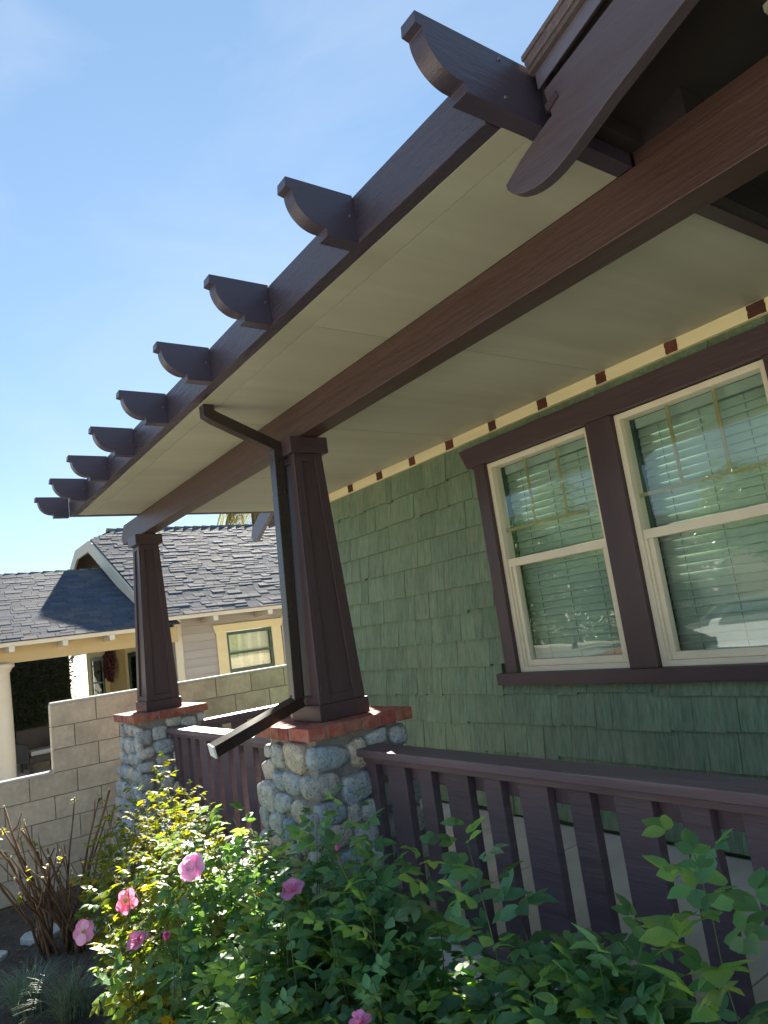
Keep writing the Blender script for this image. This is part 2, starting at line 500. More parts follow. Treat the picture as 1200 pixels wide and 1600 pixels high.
# ---- shingles
hidden = MB()
def shingle_mb(x0, x1, zb, zt, dy):
    yb0 = YW - 0.020 - dy
    return [(x0, yb0, zb), (x1, yb0, zb + U(-0.003, 0.003)), (x1, 3.598, zb), (x0, 3.598, zb),
            (x0, 3.580 - dy * 0.3, zt), (x1, 3.580 - dy * 0.3, zt), (x1, 3.598, zt), (x0, 3.598, zt)]
EXP = 0.2022
for k in range(14):
    zb = 2.968 - EXP * (k - 1) if k else 3.170
    zt = min(zb + EXP + 0.032, 3.178)
    if zb > 3.1:
        continue
    x = -5.92
    step = 0.0
    while x < 3.4:
        w = random.choice([U(0.07, 0.12), U(0.12, 0.19), U(0.15, 0.24)])
        xe = min(x + w, 3.45)
        if random.random() < 0.45:
            step = random.choice([0.0, 0.0, -0.009, 0.007, -0.015])
        z0 = zb + step
        z1 = zt
        wx0, wx1 = -3.62, -1.36
        segs = [(x, xe, z0, z1)]
        if z1 > 1.43 and z0 < 3.1 and xe > wx0 and x < wx1:
            segs = []
            if z0 < 1.41:
                segs.append((x, xe, z0, 1.42))
            elif zt > 3.12:
                segs.append((x, xe, 3.10, zt))
            else:
                if x < wx0 - 0.01:
                    segs.append((x, wx0 + 0.02, z0, z1))
                if xe > wx1 + 0.01:
                    segs.append((wx1 - 0.02, xe, z0, z1))
        for (a, b, c, d) in segs:
            if c < 0.53:
                c = 0.53
            if d - c < 0.02:
                continue
            hx = shingle_mb(a + 0.0012, b - 0.0012, c, d, U(0, 0.008))
            seen = (-5.75 < a and b < -1.55 and c > 0.5)
            if seen:
                obj('shingle', MB().hexa(hx), M['shingle'], wall)
            else:
                hidden.hexa(hx)
        x = xe
h = obj('shingles_beyond', hidden, M['shingle'], wall)
h['kind'] = 'stuff'

# ---- ledger strip under the soffit with old paint patches
led = bx('ledger_board', (-5.92, -1.16, 3.548, 3.60, 3.178, 3.252), M['cream'], house)
for i in range(9):
    xc = -1.499 - 0.4722 * i
    w = U(0.034, 0.046)
    n = 24
    poly = []
    for a in range(n):
        t = 2 * math.pi * a / n
        cx, cz = math.cos(t), math.sin(t)
        sxy = max(abs(cx), abs(cz))
        poly.append((xc + cx / sxy * w * U(0.94, 1.05), 3.2155 + cz / sxy * 0.034 * U(0.96, 1.02)))
    obj('paint_patch', MB().prism(poly, 1, 3.5455, 3.5485), M['patch'], led)

# ---- window trim
tr = MB()
hp = [(-3.680, 2.972), (-1.30, 2.972), (-1.24, 3.118), (-3.742, 3.118)]
obj('window_head_trim', MB().prism(hp, 1, 3.515, 3.60), M['brown_x'], house, bevel=0.003)
bx('window_side_trim', (-3.622, -3.515, 3.525, 3.60, 1.494, 2.972), M['brown_z'], house, bevel=0.003)
bx('window_mullion_trim', (-2.608, -2.422, 3.525, 3.60, 1.494, 2.972), M['brown_z'], house, bevel=0.003)
bx('window_side_trim', (-1.515, -1.36, 3.525, 3.60, 1.494, 2.972), M['brown_z'], house, bevel=0.003)
bx('window_sill_trim', (-3.705, -1.28, 3.505, 3.60, 1.414, 1.494), M['brown_x'], house, bevel=0.003)

# ---- windows
def window(xa, xb):
    win = obj('window', MB().box(xa, xa + 0.036, 3.560, 3.66, ZW0, ZW1).box(xb - 0.036, xb, 3.560, 3.66, ZW0, ZW1)
              .box(xa + 0.036, xb - 0.036, 3.560, 3.66, ZW1 - 0.036, ZW1).box(xa + 0.036, xb - 0.036, 3.560, 3.66, ZW0, ZW0 + 0.034),
              M['vinyl'], house, bevel=0.003)
    i0, i1 = xa + 0.036, xb - 0.036
    bx('meeting_rail', (i0 + 0.0005, i1 - 0.0005, 3.572, 3.63, 2.213, 2.268), M['vinyl'], win, bevel=0.003)
    s = MB()
    zb0, zb1 = ZW0 + 0.034, 2.213
    s.box(i0 + 0.0005, i0 + 0.045, 3.590, 3.64, zb0, zb1).box(i1 - 0.045, i1 - 0.0005, 3.590, 3.64, zb0, zb1)
    s.box(i0 + 0.045, i1 - 0.045, 3.590, 3.64, zb0, zb0 + 0.042)
    obj('lower_sash', s, M['vinyl'], win, bevel=0.003)
    t = MB()
    t.box(i0 + 0.0005, i0 + 0.016, 3.575, 3.5895, zb0, zb1)
    obj('sash_track', t, M['vinyl'], win)
    obj('upper_pane', MB().add([(i0, 3.606, 2.268), (i1, 3.606, 2.268), (i1, 3.606, ZW1 - 0.036), (i0, 3.606, ZW1 - 0.036)], [(0, 1, 2, 3)]), M['glass'], win)
    obj('lower_pane', MB().add([(i0 + 0.045, 3.618, zb0 + 0.042), (i1 - 0.045, 3.618, zb0 + 0.042), (i1 - 0.045, 3.618, zb1), (i0 + 0.045, 3.618, zb1)], [(0, 1, 2, 3)]), M['glass'], win)
    w3 = (i1 - i0) / 3
    for kx in (1, 2):
        bx('grille_bar', (i0 + w3 * kx - 0.010, i0 + w3 * kx + 0.010, 3.611, 3.616, 2.482, ZW1 - 0.036), M['grille'], win)
    bx('grille_bar', (i0, i1, 3.611, 3.616, 2.460, 2.482), M['grille'], win)
    # blinds
    b0, b1 = i0 + 0.030, i1 - 0.012
    bx('blind_headrail', (b0, b1, 3.668, 3.71, 2.872, 2.93), M['headrail'], win)
    z = 2.862
    n = 0
    proto = MB()
    prof = []
    for q in range(5):
        t = q / 4
        prof.append((3.672 + 0.009 * t + 0.002 * math.sin(math.pi * t), 0.0 - 0.050 * (1 - t) + 0.004))
    poly = prof + [(p[0] + 0.0022, p[1]) for p in prof[::-1]]
    proto.prism(poly, 0, b0, b1)
    me = proto.mesh('slat', True)
    me.materials.append(M['blind'])
    while z > ZW0 + 0.03:
        o = link('slat', me, None, win)
        o.location = (0, U(-0.0015, 0.0015), z)
        o.rotation_euler = (0, U(-0.0008, 0.0008), 0)
        z -= 0.0485
        n += 1
    for f in (0.18, 0.5, 0.82):
        xx = b0 + (b1 - b0) * f
        c = MB()
        zz = 2.86
        while zz > ZW0 + 0.06:
            c.box(xx - 0.0016, xx + 0.0016, 3.664, 3.6675, zz - 0.032, zz)
            zz -= 0.0485
        obj('ladder_cord', c, M['cord'], win)
    return win
for a, b in WIN:
    window(a, b)
# dark room behind the blinds
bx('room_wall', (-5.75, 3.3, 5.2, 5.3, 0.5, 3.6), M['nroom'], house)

# ---- soffit panels, fascia, flat roof
ZS = 3.254
cuts = [-6.45, -5.095, -3.770, -2.440, -1.150]
for a, b in zip(cuts[:-1], cuts[1:]):
    bx('soffit_panel', (a + 0.0015, b - 0.0015, 1.553, 1.9715, ZS, ZS + 0.018), M['soffit'], house)
    bx('soffit_panel', (a + 0.0015, b - 0.0015, 2.1005, 3.566, ZS, ZS + 0.018), M['soffit'], house)
bx('soffit_edge_strip', (-6.45, -1.150, 1.4425, 1.5495, ZS - 0.001, ZS + 0.018), M['soffit'], house)
bx('flat_roof', (-6.47, -1.160, 1.445, 3.60, ZS + 0.020, 3.415), M['dark'], house)
fas = bx('fascia', (-6.535, -1.156, 1.384, 1.442, ZS, 3.430), M['fascia'], house, bevel=0.002)
bx('roof_end_board', (-6.535, -6.475, 1.4425, 3.57, ZS, 3.428), M['brown_y'], house, bevel=0.002)

# ---- rafter tails
XT = [-1.095, -1.805, -2.485, -3.168, -3.850, -4.520, -5.195, -5.868, -6.5355]
for i, xt in enumerate(XT):
    yb = 1.9715 if i == 0 else 1.3838
    poly = [(yb, 3.437), (1.118, 3.437), (1.114, 3.401), (1.1365, 3.396)]
    for k in range(0, 19):
        a = math.pi + (math.pi / 2) * k / 18
        poly.append((1.2500 + 0.1125 * math.cos(a), 3.3955 + 0.1125 * math.sin(a)))
    poly += [(1.256, 3.2815), (1.257, 3.254 if i else 3.2535), (yb, 3.254 if i else 3.2535)]
    o = obj('rafter_tail', MB().prism(poly, 0, xt - 0.058, xt), M['tail'], house, bevel=0.0015)
    for (sy, sz) in ([(1.41, 3.414), (1.41, 3.295)] if i == 0 else [(1.362, 3.352)]):
        s = MB()
        s.lathe(0, 0, [(0.0065, 0), (0.0055, 0.003), (0.002, 0.0042)], 8)
        so = obj('screw', s, M['screw'], o)
        so.location = (xt, sy, sz)
        so.rotation_euler = (0, math.pi / 2, 0)
# end joists of the flat roof
bx('end_joist', (-1.149, -1.088, 2.1005, 3.566, 3.235, 3.425), M['brown_y'], house, bevel=0.003)

bx('roof_step_board', (-1.0945, -1.046, 1.575, 1.9715, 3.30, 3.47), M['dark'], house)
bx('roof_step_board', (-1.0875, -1.044, 2.1005, 3.566, 3.24, 3.47), M['dark'], house)
bx('beam_blocking', (-1.16, -0.9, 1.9765, 2.0955, 3.3005, 3.40), M['dark'], house)
# ---- porch beam
bp_ = [(-7.105, 3.135), (-7.06, 3.064), (3.4, 3.064), (3.4, 3.2538), (-7.00, 3.2538)]
obj('porch_beam', MB().prism(bp_, 1, 1.972, 2.100), M['beam'], house, bevel=0.004)
bx('beam_top_plate', (-1.087, 3.4, 1.976, 2.096, 3.2542, 3.30), M['beam'], house)

# ---- street gable over the steps: barge board with scrolled tail, roof edge layers
bar = [(-1.246, 1.230), (-1.243, 1.212), (-1.229, 1.194), (-1.207, 1.178), (-1.18, 1.167), (-1.15, 1.160), (-1.12, 1.158), (-1.09, 1.160), (-1.062, 1.166), (-1.025, 1.177), (-0.99, 1.190), (-0.861, 1.242),
       (-0.643, 1.317), (0.3, 1.66), (1.2, 1.985), (1.2, 2.145), (0.3, 1.83), (-0.804, 1.470), (-1.058, 1.402), (-1.047, 1.318), (-1.10, 1.300), (-1.18, 1.267)]
bar = [(x, z + 1.93) for x, z in bar]
obj('barge_board', MB().prism(bar, 1, 1.530, 1.572), M['barge'], house, bevel=0.003)
barR = [(2.4 - x, z) for x, z in bar][::-1]
obj('barge_board', MB().prism(barR, 1, 1.5305, 1.5725), M['barge'], house, bevel=0.003)
def slope_strip(xa, za, xb, zb, t):
    return [(xa, za), (xb, zb), (xb, zb + t), (xa, za + t)]
S_ = 0.325
def rz(x, base):                       # height on the gable's roof planes
    return base + S_ * ((x + 1.07) if x < 1.2 else (1.2 * 2 - x + 1.07))
for side in (0, 1):
    def mir(poly):
        return poly if side == 0 else [(2.4 - x, z) for x, z in poly][::-1]
    def strip(xa, base, t, xb=1.2):
        return mir(slope_strip(xa, rz(xa, base), xb, rz(xb, base), t))
    obj('drip_edge', MB().prism(strip(-1.070, 3.345, 0.050), 1, 1.5255 + side * 0.0004, 1.5295), M['flash'], house)
    obj('roof_sheathing', MB().prism(strip(-1.045, 3.340, 0.045), 1, 1.5735, 6.0), M['dark'], house)
    for q in range(4):
        obj('roof_shingle_layer', MB().prism(strip(-1.078 - 0.004 * q, 3.398 + 0.0165 * q, 0.0145), 1, 1.512 - 0.003 * (q % 2) - 0.002 * q, 6.0), M['roofedge'], house)
obj('gable_ceiling', MB().prism(slope_strip(-0.655, rz(-0.655, 3.318), 1.15, rz(1.15, 3.318), 0.02), 1, 2.02, 5.9), M['soffit'], house)
# crack splinters at the foot of the barge board
sp = MB()
sp.hexa([(-1.052, 1.524, 3.262), (-1.012, 1.524, 3.280), (-1.012, 1.530, 3.280), (-1.052, 1.530, 3.262),
         (-1.060, 1.524, 3.283), (-1.018, 1.524, 3.300), (-1.018, 1.530, 3.300), (-1.060, 1.530, 3.283)])
obj('barge_splinter', sp, M['brown_x'], house)

# ---- side eave of the house seen past the end of the porch
rk = [(-7.90, 3.24), (-7.86, 3.16), (-7.76, 3.17), (-7.30, 3.415), (-6.4, 3.88), (-6.4, 4.10), (-7.55, 3.50), (-7.86, 3.33)]
obj('side_barge_board', MB().prism(rk, 1, 3.752, 3.80), M['flash'], house, bevel=0.003)
for q in range(5):
    xq = -7.55 + q * 0.16
    zq = 3.30 + q * 0.083
    obj('eave_board', MB().hexa([(xq, 3.8005, zq), (xq + 0.15, 3.8005, zq + 0.078), (xq + 0.15, 3.93, zq + 0.078), (xq, 3.93, zq),
                                 (xq, 3.8005, zq + 0.02), (xq + 0.15, 3.8005, zq + 0.098), (xq + 0.15, 3.93, zq + 0.098), (xq, 3.93, zq + 0.02)]), M['brown_y'], house)

# ---- porch floor slabs and foundation
found = bx('porch_foundation', (-6.42, 3.2, 1.80, 3.585, 0.0, 0.480), M['found'], house)
flo = bx('porch_floor', (-6.42, 3.2, 1.79, 3.59, 0.481, 0.507), M['joint'], house)
xs = [-6.43, -5.99, -5.255, -4.52, -3.785, -3.05, -2.31, -1.57, -0.83, -0.09, 0.65, 3.2]
for a, b in zip(xs[:-1], xs[1:]):
    bx('floor_slab', (a + 0.004, b - 0.004, 1.785, 3.560, 0.4815, 0.515), M['slab'], flo, bevel=0.003)

# ---- stone piers with brick caps and tapered columns
def blob(w, h, d, seed, flat=0.75, sub=2):
    rnd = random.Random(seed)
    import bmesh
    bm = bmesh.new()
    bmesh.ops.create_icosphere(bm, subdivisions=sub, radius=1.0)
    ph = [(rnd.uniform(0, 6.28), rnd.uniform(0, 6.28), rnd.uniform(0, 6.28)) for _ in range(3)]
    e = rnd.uniform(0.50, 0.72)
    rot = rnd.uniform(-0.35, 0.35)
    for v in bm.verts:
        c = v.co
        q = Vector([math.copysign(abs(t) ** e, t) for t in c])
        r = 1 + 0.09 * math.sin(2.1 * c.x + ph[0][0]) + 0.09 * math.sin(2.3 * c.z + ph[1][1]) + 0.04 * math.sin(5 * c.x + 4 * c.z + ph[0][2]) + 0.05 * math.sin(3.7 * c.x * c.z + ph[2][0] + 2 * c.z)
        q *= r * 0.94
        a, b = q.x * w / 2, q.z * h / 2
        q.y = math.copysign(abs(q.y) ** 0.8, q.y)
        v.co = Vector((a * math.cos(rot) - b * math.sin(rot) * 0.5, q.y * d / 2, a * math.sin(rot) * 0.5 + b * math.cos(rot)))
    me = bpy.data.meshes.new('stone')
    bm.to_mesh(me)
    bm.free()
    me.polygons.foreach_set('use_smooth', [True] * len(me.polygons))
    me.materials.append(M['stone'])
    return me

NEAR_X = [(1.84, 1.315, .235, .125), (2.005, 1.30, .105, .165), (2.13, 1.355, .15, .08), (2.275, 1.34, .12, .10), (1.765, 1.185, .215, .115), (1.975, 1.145, .165, .145),
          (1.80, 1.065, .15, .115), (2.03, 1.02, .145, .115), (1.92, 1.025, .085, .10), (1.70, 1.01, .095, .16), (2.14, 1.22, .13, .14), (2.27, 1.21, .12, .13), (2.16, 1.07, .10, .13),
          (2.28, 1.06, .13, .14), (1.83, 0.945, .13, .10), (1.97, 0.90, .16, .10), (2.13, 0.93, .13, .12), (2.28, 0.91, .14, .13), (1.69, 0.86, .12, .12), (1.85, 0.82, .18, .12), (2.04, 0.79, .16, .10),
          (2.20, 0.79, .14, .12), (2.34, 0.77, .12, .12)]
NEAR_S = [(-3.775, 1.335, .075, .07), (-3.655, 1.315, .13, .125), (-3.44, 1.315, .19, .145), (-3.545, 1.325, .08, .13), (-3.765, 1.235, .16, .115), (-3.65, 1.19, .11, .095), (-3.50, 1.185, .17, .125), (-3.36, 1.19, .09, .11),
          (-3.785, 1.105, .20, .145), (-3.60, 1.085, .175, .11), (-3.43, 1.06, .14, .12), (-3.83, .985, .12, .10), (-3.685, .975, .15, .12), (-3.535, .96, .12, .11), (-3.395, .93, .12, .13), (-3.80, .875, .18, .10), (-3.64, .865, .12, .09), (-3.50, .835, .14, .11)]
FAR_X = [(1.80, 1.29, .13, .14), (1.935, 1.30, .15, .11), (2.06, 1.365, .15, .07), (2.20, 1.345, .15, .10), (1.95, 1.185, .18, .12), (1.80, 1.155, .14, .11), (2.12, 1.24, .12, .13), (2.26, 1.22, .12, .13), (1.945, 1.075, .13, .085),
         (2.06, 1.08, .08, .11), (1.79, 1.045, .15, .09), (1.945, .985, .12, .075), (2.18, 1.08, .13, .12), (1.79, .93, .16, .13), (1.95, .885, .13, .095), (2.07, .96, .10, .12), (2.20, .93, .14, .13), (1.74, .80, .13, .12), (1.90, .785, .13, .10), (2.05, .83, .13, .11), (2.21, .80, .14, .11)]

def pier(x0, seed, listX, listS):
    """x0: the +X edge of its brick cap"""
    rnd = random.Random(seed)
    zc0, zc1 = 1.416, 1.478
    xc, yc = x0 - 0.3175, 2.039
    def half(z):
        return 0.272 + 0.105 * (1.41 - z)
    core = MB()
    a, b = half(1.41) - 0.018, half(0) - 0.018
    core.hexa([(xc - b, yc - b, 0), (xc + b, yc - b, 0), (xc + b, yc + b, 0), (xc - b, yc + b, 0),
               (xc - a, yc - a, 1.4155), (xc + a, yc - a, 1.4155), (xc + a, yc + a, 1.4155), (xc - a, yc + a, 1.4155)])
    p = obj('stone_pier', core, M['mortar'], house)
    k = 0
    def stone(u, z, w, h, face):
        nonlocal k
        k += 1
        d = min(w, h) * 0.42 + 0.028
        w, h = w * 1.06 * rnd.uniform(0.96, 1.07), h * 1.06 * rnd.uniform(0.96, 1.07)
        me = blob(w, h, d, seed * 100 + k, sub=3 if x0 > -4 else 2)
        o = link('stone', me, None, p)
        hf = half(z) - 0.012
        if face == 'S':
            o.location = (u, yc - hf, z)
            o.rotation_euler = (0.1, 0, 0)
        elif face == 'N':
            o.location = (u, yc + hf, z)
        elif face == 'X':
            o.location = (xc + hf, u, z)
            o.rotation_euler = (0, 0, math.pi / 2)
        else:
            o.location = (xc - hf, u, z)
            o.rotation_euler = (0, 0, math.pi / 2)
    def rows(face, ztop, zlow):
        z = ztop
        while z > zlow:
            hh = rnd.uniform(0.09, 0.14)
            c = xc if face in 'SN' else yc
            u = c - half(z) + 0.02
            while u < c + half(z) - 0.03:
                w = rnd.uniform(0.10, 0.19)
                w = min(w, c + half(z) + 0.03 - u)
                stone(u + w / 2, z - hh / 2 + rnd.uniform(-0.015, 0.015), w * 0.98, hh * rnd.uniform(0.85, 1.05), face)
                u += w + 0.008
            z -= hh + 0.006
    for (u, z, w, h_) in listX:
        stone(u, z, w, h_, 'X')
    if listS:
        for (u, z, w, h_) in listS:
            stone(u, z, w, h_, 'S')
        rows('S', 0.77, 0.06)
    else:
        rows('S', 1.405, 0.06)
    rows('X', 0.70, 0.06)
    rows('N', 1.405, 0.5)
    rows('W', 1.405, 0.4)
    # brick cap
    cap = MB().box(x0 - 0.635 + 0.006, x0 - 0.006, 1.709 + 0.006, 2.369 - 0.006, zc0 + 0.001, zc1 - 0.004)
    co = obj('brick_cap', cap, M['mortar'], p)
    def brick(xa, xb, ya, yb):
        j = lambda: rnd.uniform(-0.0014, 0.0014)
        bx('brick', (xa + j(), xb + j(), ya + j(), yb + j(), zc0 + j() * 0.6, zc1 + j() * 0.8), M['brick'], p, bevel=0.003)
    pt = 0.66 / 6
    for side in (0, 1):
        xa = x0 - 0.200 if side == 0 else x0 - 0.635
        for i in range(6):
            ya = 1.709 + i * pt
            brick(xa, xa + 0.200, ya + 0.005, ya + pt - 0.005)
        for i in range(2):
            w = (0.635 - 0.40 - 0.02) / 2
            xa2 = x0 - 0.200 - 0.01 - (i + 1) * w
            ya = 1.709 if side == 0 else 2.369 - 0.20
            brick(xa2 + 0.005, xa2 + w - 0.005, ya, ya + 0.20)
        if side == 0:
            pass
    return p

pier(-3.205, 3, NEAR_X, NEAR_S)
pier(-6.230, 5, FAR_X, None)

def column(xc, yc):
    z0, z1, z2, z3 = 1.479, 1.566, 2.968, 3.0635
    hb, ht = 0.145, 0.0925
    c = MB()
    def ring(h, z):
        return [(xc - h, yc - h, z), (xc + h, yc - h, z), (xc + h, yc + h, z), (xc - h, yc + h, z)]
    c.hexa(ring(hb - 0.014, z1 - 0.03) + ring(ht - 0.014, z2 + 0.02))
    col = obj('porch_column', c, M['brown_z'], house)
    bxm = MB().box(xc - 0.1575, xc + 0.1575, yc - 0.1575, yc + 0.1575, z0, z1)
    obj('column_base', bxm, M['brown_x'], col, bevel=0.004)
    obj('column_cap', MB().box(xc - 0.124, xc + 0.124, yc - 0.124, yc + 0.124, z2, z3), M['brown_x'], col, bevel=0.004)
    # stiles and rails of the four faces
    for f in range(4):
        rot = Matrix.Translation((xc, yc, 0)) @ Matrix.Rotation(f * math.pi / 2, 4, 'Z')
        def pc(pts, name, mt):
            mb_ = MB().hexa([rot @ Vector(p) for p in pts])
            obj(name, mb_, mt, col, bevel=0.002)
        sw0, sw1 = 0.070, 0.050
        t = 0.0138
        def outer(z):
            return hb + (ht - hb) * (z - z1) / (z2 - z1)
        ob, ot = outer(z1), outer(z2)
        for sgn in (-1, 1):
            eps = 0.0 if f % 2 == 0 else 0.0141
            a0, a1 = (ob - eps) * sgn, (ob - sw0) * sgn
            b0, b1 = (ot - eps) * sgn, (ot - sw1) * sgn
            pc([(min(a0, a1), -ob, z1), (max(a0, a1), -ob, z1), (max(a0, a1), -ob + t, z1), (min(a0, a1), -ob + t, z1),
                (min(b0, b1), -ot, z2), (max(b0, b1), -ot, z2), (max(b0, b1), -ot + t, z2), (min(b0, b1), -ot + t, z2)], 'column_stile', M['brown_z'])
        for (za, zb_) in ((z1 + 0.0005, z1 + 0.045), (z2 - 0.045, z2 - 0.0005)):
            oa, ob2 = outer(za), outer(zb_)
            wa = oa - (sw0 + (sw1 - sw0) * (za - z1) / (z2 - z1)) - 0.0005
            wb_ = ob2 - (sw0 + (sw1 - sw0) * (zb_ - z1) / (z2 - z1)) - 0.0005
            pc([(-wa, -oa + 0.001, za), (wa, -oa + 0.001, za), (wa, -oa + t, za), (-wa, -oa + t, za),
                (-wb_, -ob2 + 0.001, zb_), (wb_, -ob2 + 0.001, zb_), (wb_, -ob2 + t, zb_), (-wb_, -ob2 + t, zb_)], 'column_rail', M['brown_x'])
    return col
column(-3.5055, 2.030)
column(-6.545, 2.030)

# ---- downspout
def sq_tube(mb_, pts, s, roll=0.0):
    pts = [Vector(p) for p in pts]
    vs = []
    for i, p in enumerate(pts):
        d0 = (p - pts[i - 1]).normalized() if i else (pts[1] - p).normalized()
        d1 = (pts[i + 1] - p).normalized() if i < len(pts) - 1 else d0
        d = (d0 + d1).normalized()
        a = Vector((1, 0, 0))
        b = d.cross(a).normalized()
        k = 1 / max(0.5, d.dot(d1))
        if roll:
            a, b = a * math.cos(roll) + b * math.sin(roll), b * math.cos(roll) - a * math.sin(roll)
        vs += [p + a * s - b * s * k, p + a * s + b * s * k, p - a * s + b * s * k, p - a * s - b * s * k]
    fs = []
    for i in range(len(pts) - 1):
        fs += [(4 * i + k, 4 * i + (k + 1) % 4, 4 * i + 4 + (k + 1) % 4, 4 * i + 4 + k) for k in range(4)]
    fs += [(3, 2, 1, 0), tuple(4 * (len(pts) - 1) + k for k in range(4))]
    mb_.add(vs, fs)
ds = MB()
sq_tube(ds, [(-3.516, 1.885, 3.010), (-3.521, 1.838, 1.600)], 0.032)
dso = obj('downspout', ds, M['spout'], house, bevel=0.003)
ds = MB()
sq_tube(ds, [(-3.514, 1.485, 3.253), (-3.514, 1.485, 3.205), (-3.515, 1.52, 3.185), (-3.516, 1.905, 3.022)], 0.031)
obj('downspout_offset', ds, M['spout'], dso, bevel=0.002)
ds = MB()
sq_tube(ds, [(-3.521, 1.862, 1.598), (-3.526, 1.345, 1.438)], 0.031, R_(-14))
obj('downspout_outlet', ds, M['spout'], dso, bevel=0.002)
ds = MB()
sq_tube(ds, [(-3.526, 1.3445, 1.4378), (-3.526, 1.335, 1.4350)], 0.0315, R_(-14))
obj('outlet_rim', ds, M['bare_metal'], dso)
for (sx, sy, sz) in ((-3.53, 1.805, 1.625), (-3.50, 1.852, 2.985)):
    s = MB().lathe(0, 0, [(0.007, 0), (0.006, 0.003), (0.002, 0.005)], 8)
    so = obj('screw', s, M['flash'], dso)
    so.location = (sx, sy, sz)
    so.rotation_euler = (math.pi / 2, 0, 0)

# ================================================================== railings
def railing(label, xa, xb, bals):
    r = thing('porch_railing', label, 'railing', (xa, 2.05, 0.515), 'brown porch railings')
    bx('top_cap', (xa, xb, 1.983, 2.135, 1.290, 1.328), M['rail'], r, bevel=0.004)
    bx('top_rail', (xa + 0.001, xb - 0.001, 2.020, 2.112, 1.256, 1.2895), M['rail'], r, bevel=0.003)
    bx('back_rail', (xa + 0.001, xb - 0.001, 2.0765, 2.110, 1.182, 1.2555), M['rail'], r, bevel=0.003)
    bx('bottom_rail', (xa + 0.001, xb - 0.001, 2.024, 2.108, 0.536, 0.580), M['rail'], r, bevel=0.003)
    for (a, b) in bals:
        bx('baluster', (a, b, 2.034, 2.0760, 0.5805, 1.2555), M['baluster'], r, bevel=0.003)
    return r
bal = []
x = -3.233
for i in range(40):
    w = 0.100 if i % 2 == 0 else 0.150
    if x + w > 0.9:
        break
    bal.append((x, x + w))
    x += w + 0.1015
railing('brown board railing in front of the windows, beside the near stone pier', -3.262, 0.95, bal)
bal = []
x = -6.235
i = 0
while x < -3.95:
    w = 0.100 if i % 2 == 0 else 0.150
    bal.append((x, min(x + w, -3.84)))
    x += w + 0.088
    i += 1
railing('brown board railing spanning between the two stone piers', -6.262, -3.775, bal)
# short railing across the far end of the porch
er = thing('porch_railing', 'short brown railing closing the far end of the porch, beyond the downspout', 'railing', (-6.35, 3.0, 0.515), 'brown porch railings')
bx('top_cap', (-6.435, -6.285, 2.345, 3.56, 1.290, 1.328), M['rail'], er, bevel=0.004)
bx('top_rail', (-6.41, -6.31, 2.345, 3.56, 1.256, 1.2895), M['rail'], er)
bx('bottom_rail', (-6.41, -6.31, 2.345, 3.56, 0.60, 0.645), M['rail'], er)
y = 2.42
i = 0
while y < 3.45:
    w = 0.1 if i % 2 == 0 else 0.15
    bx('baluster', (-6.375, -6.333, y, y + w, 0.6455, 1.2555), M['baluster'], er, bevel=0.003)
    y += w + 0.1
    i += 1

# ================================================================== concrete block wall
bw = thing('block_wall', 'stepped tan concrete block wall running back behind the far pier', 'wall', (-7.41, 3, 0))
def course_top(y):
    return 1.535 if y > 1.33 else 1.025
core = MB()
core.box(-7.45, -7.374, 1.30, 14.0, 0, 1.62)
core.box(-7.45, -7.374, -3.0, 1.2995, 0, 1.01)
obj('wall_core', core, M['joint'], bw)
hid = MB()
BH = 0.2035
for k in range(9):
    z1 = 1.633 - k * BH
    z0 = z1 - BH
    if z1 < 0.02:
        break
    z0 = max(z0, 0.0)
    off = 1.276 + (0.4065 if k % 2 else 0.0) * 0.5
    i = -14
    while i < 32:
        ya = off + i * 0.4065
        yb = ya + 0.4065
        i += 1
        if k < 3:
            ya = max(ya, 1.276)
        if yb - ya < 0.05 or yb < -3:
            continue
        dims = (-7.462, -7.362 + U(-0.002, 0.002), ya + 0.004, yb - 0.004, z0 + 0.004, z1 - 0.004)
        if k == 0 or (k == 2.5):
            pass
        if ya > 0.2 and yb < 5.2:
            bx('block', dims, M['block'], bw, bevel=0.003)
        else:
            hid.box(*dims)
hh_ = obj('blocks_beyond', hid, M['block'], bw)
hh_['kind'] = 'stuff'
# rounded mortar washes along the two tops
def wash(y0, y1, z):
    pr = []
    for q in range(9):
        a = math.pi * q / 8
        pr.append((-7.412 + 0.056 * math.cos(a), z + 0.026 * math.sin(a)))
    return MB().prism(pr, 1, y0, y1)
obj('mortar_wash', wash(1.285, 14.0, 1.630), M['blockcap'], bw, smooth=False)
obj('mortar_wash', wash(-3.0, 1.272, 1.0195), M['blockcap'], bw)

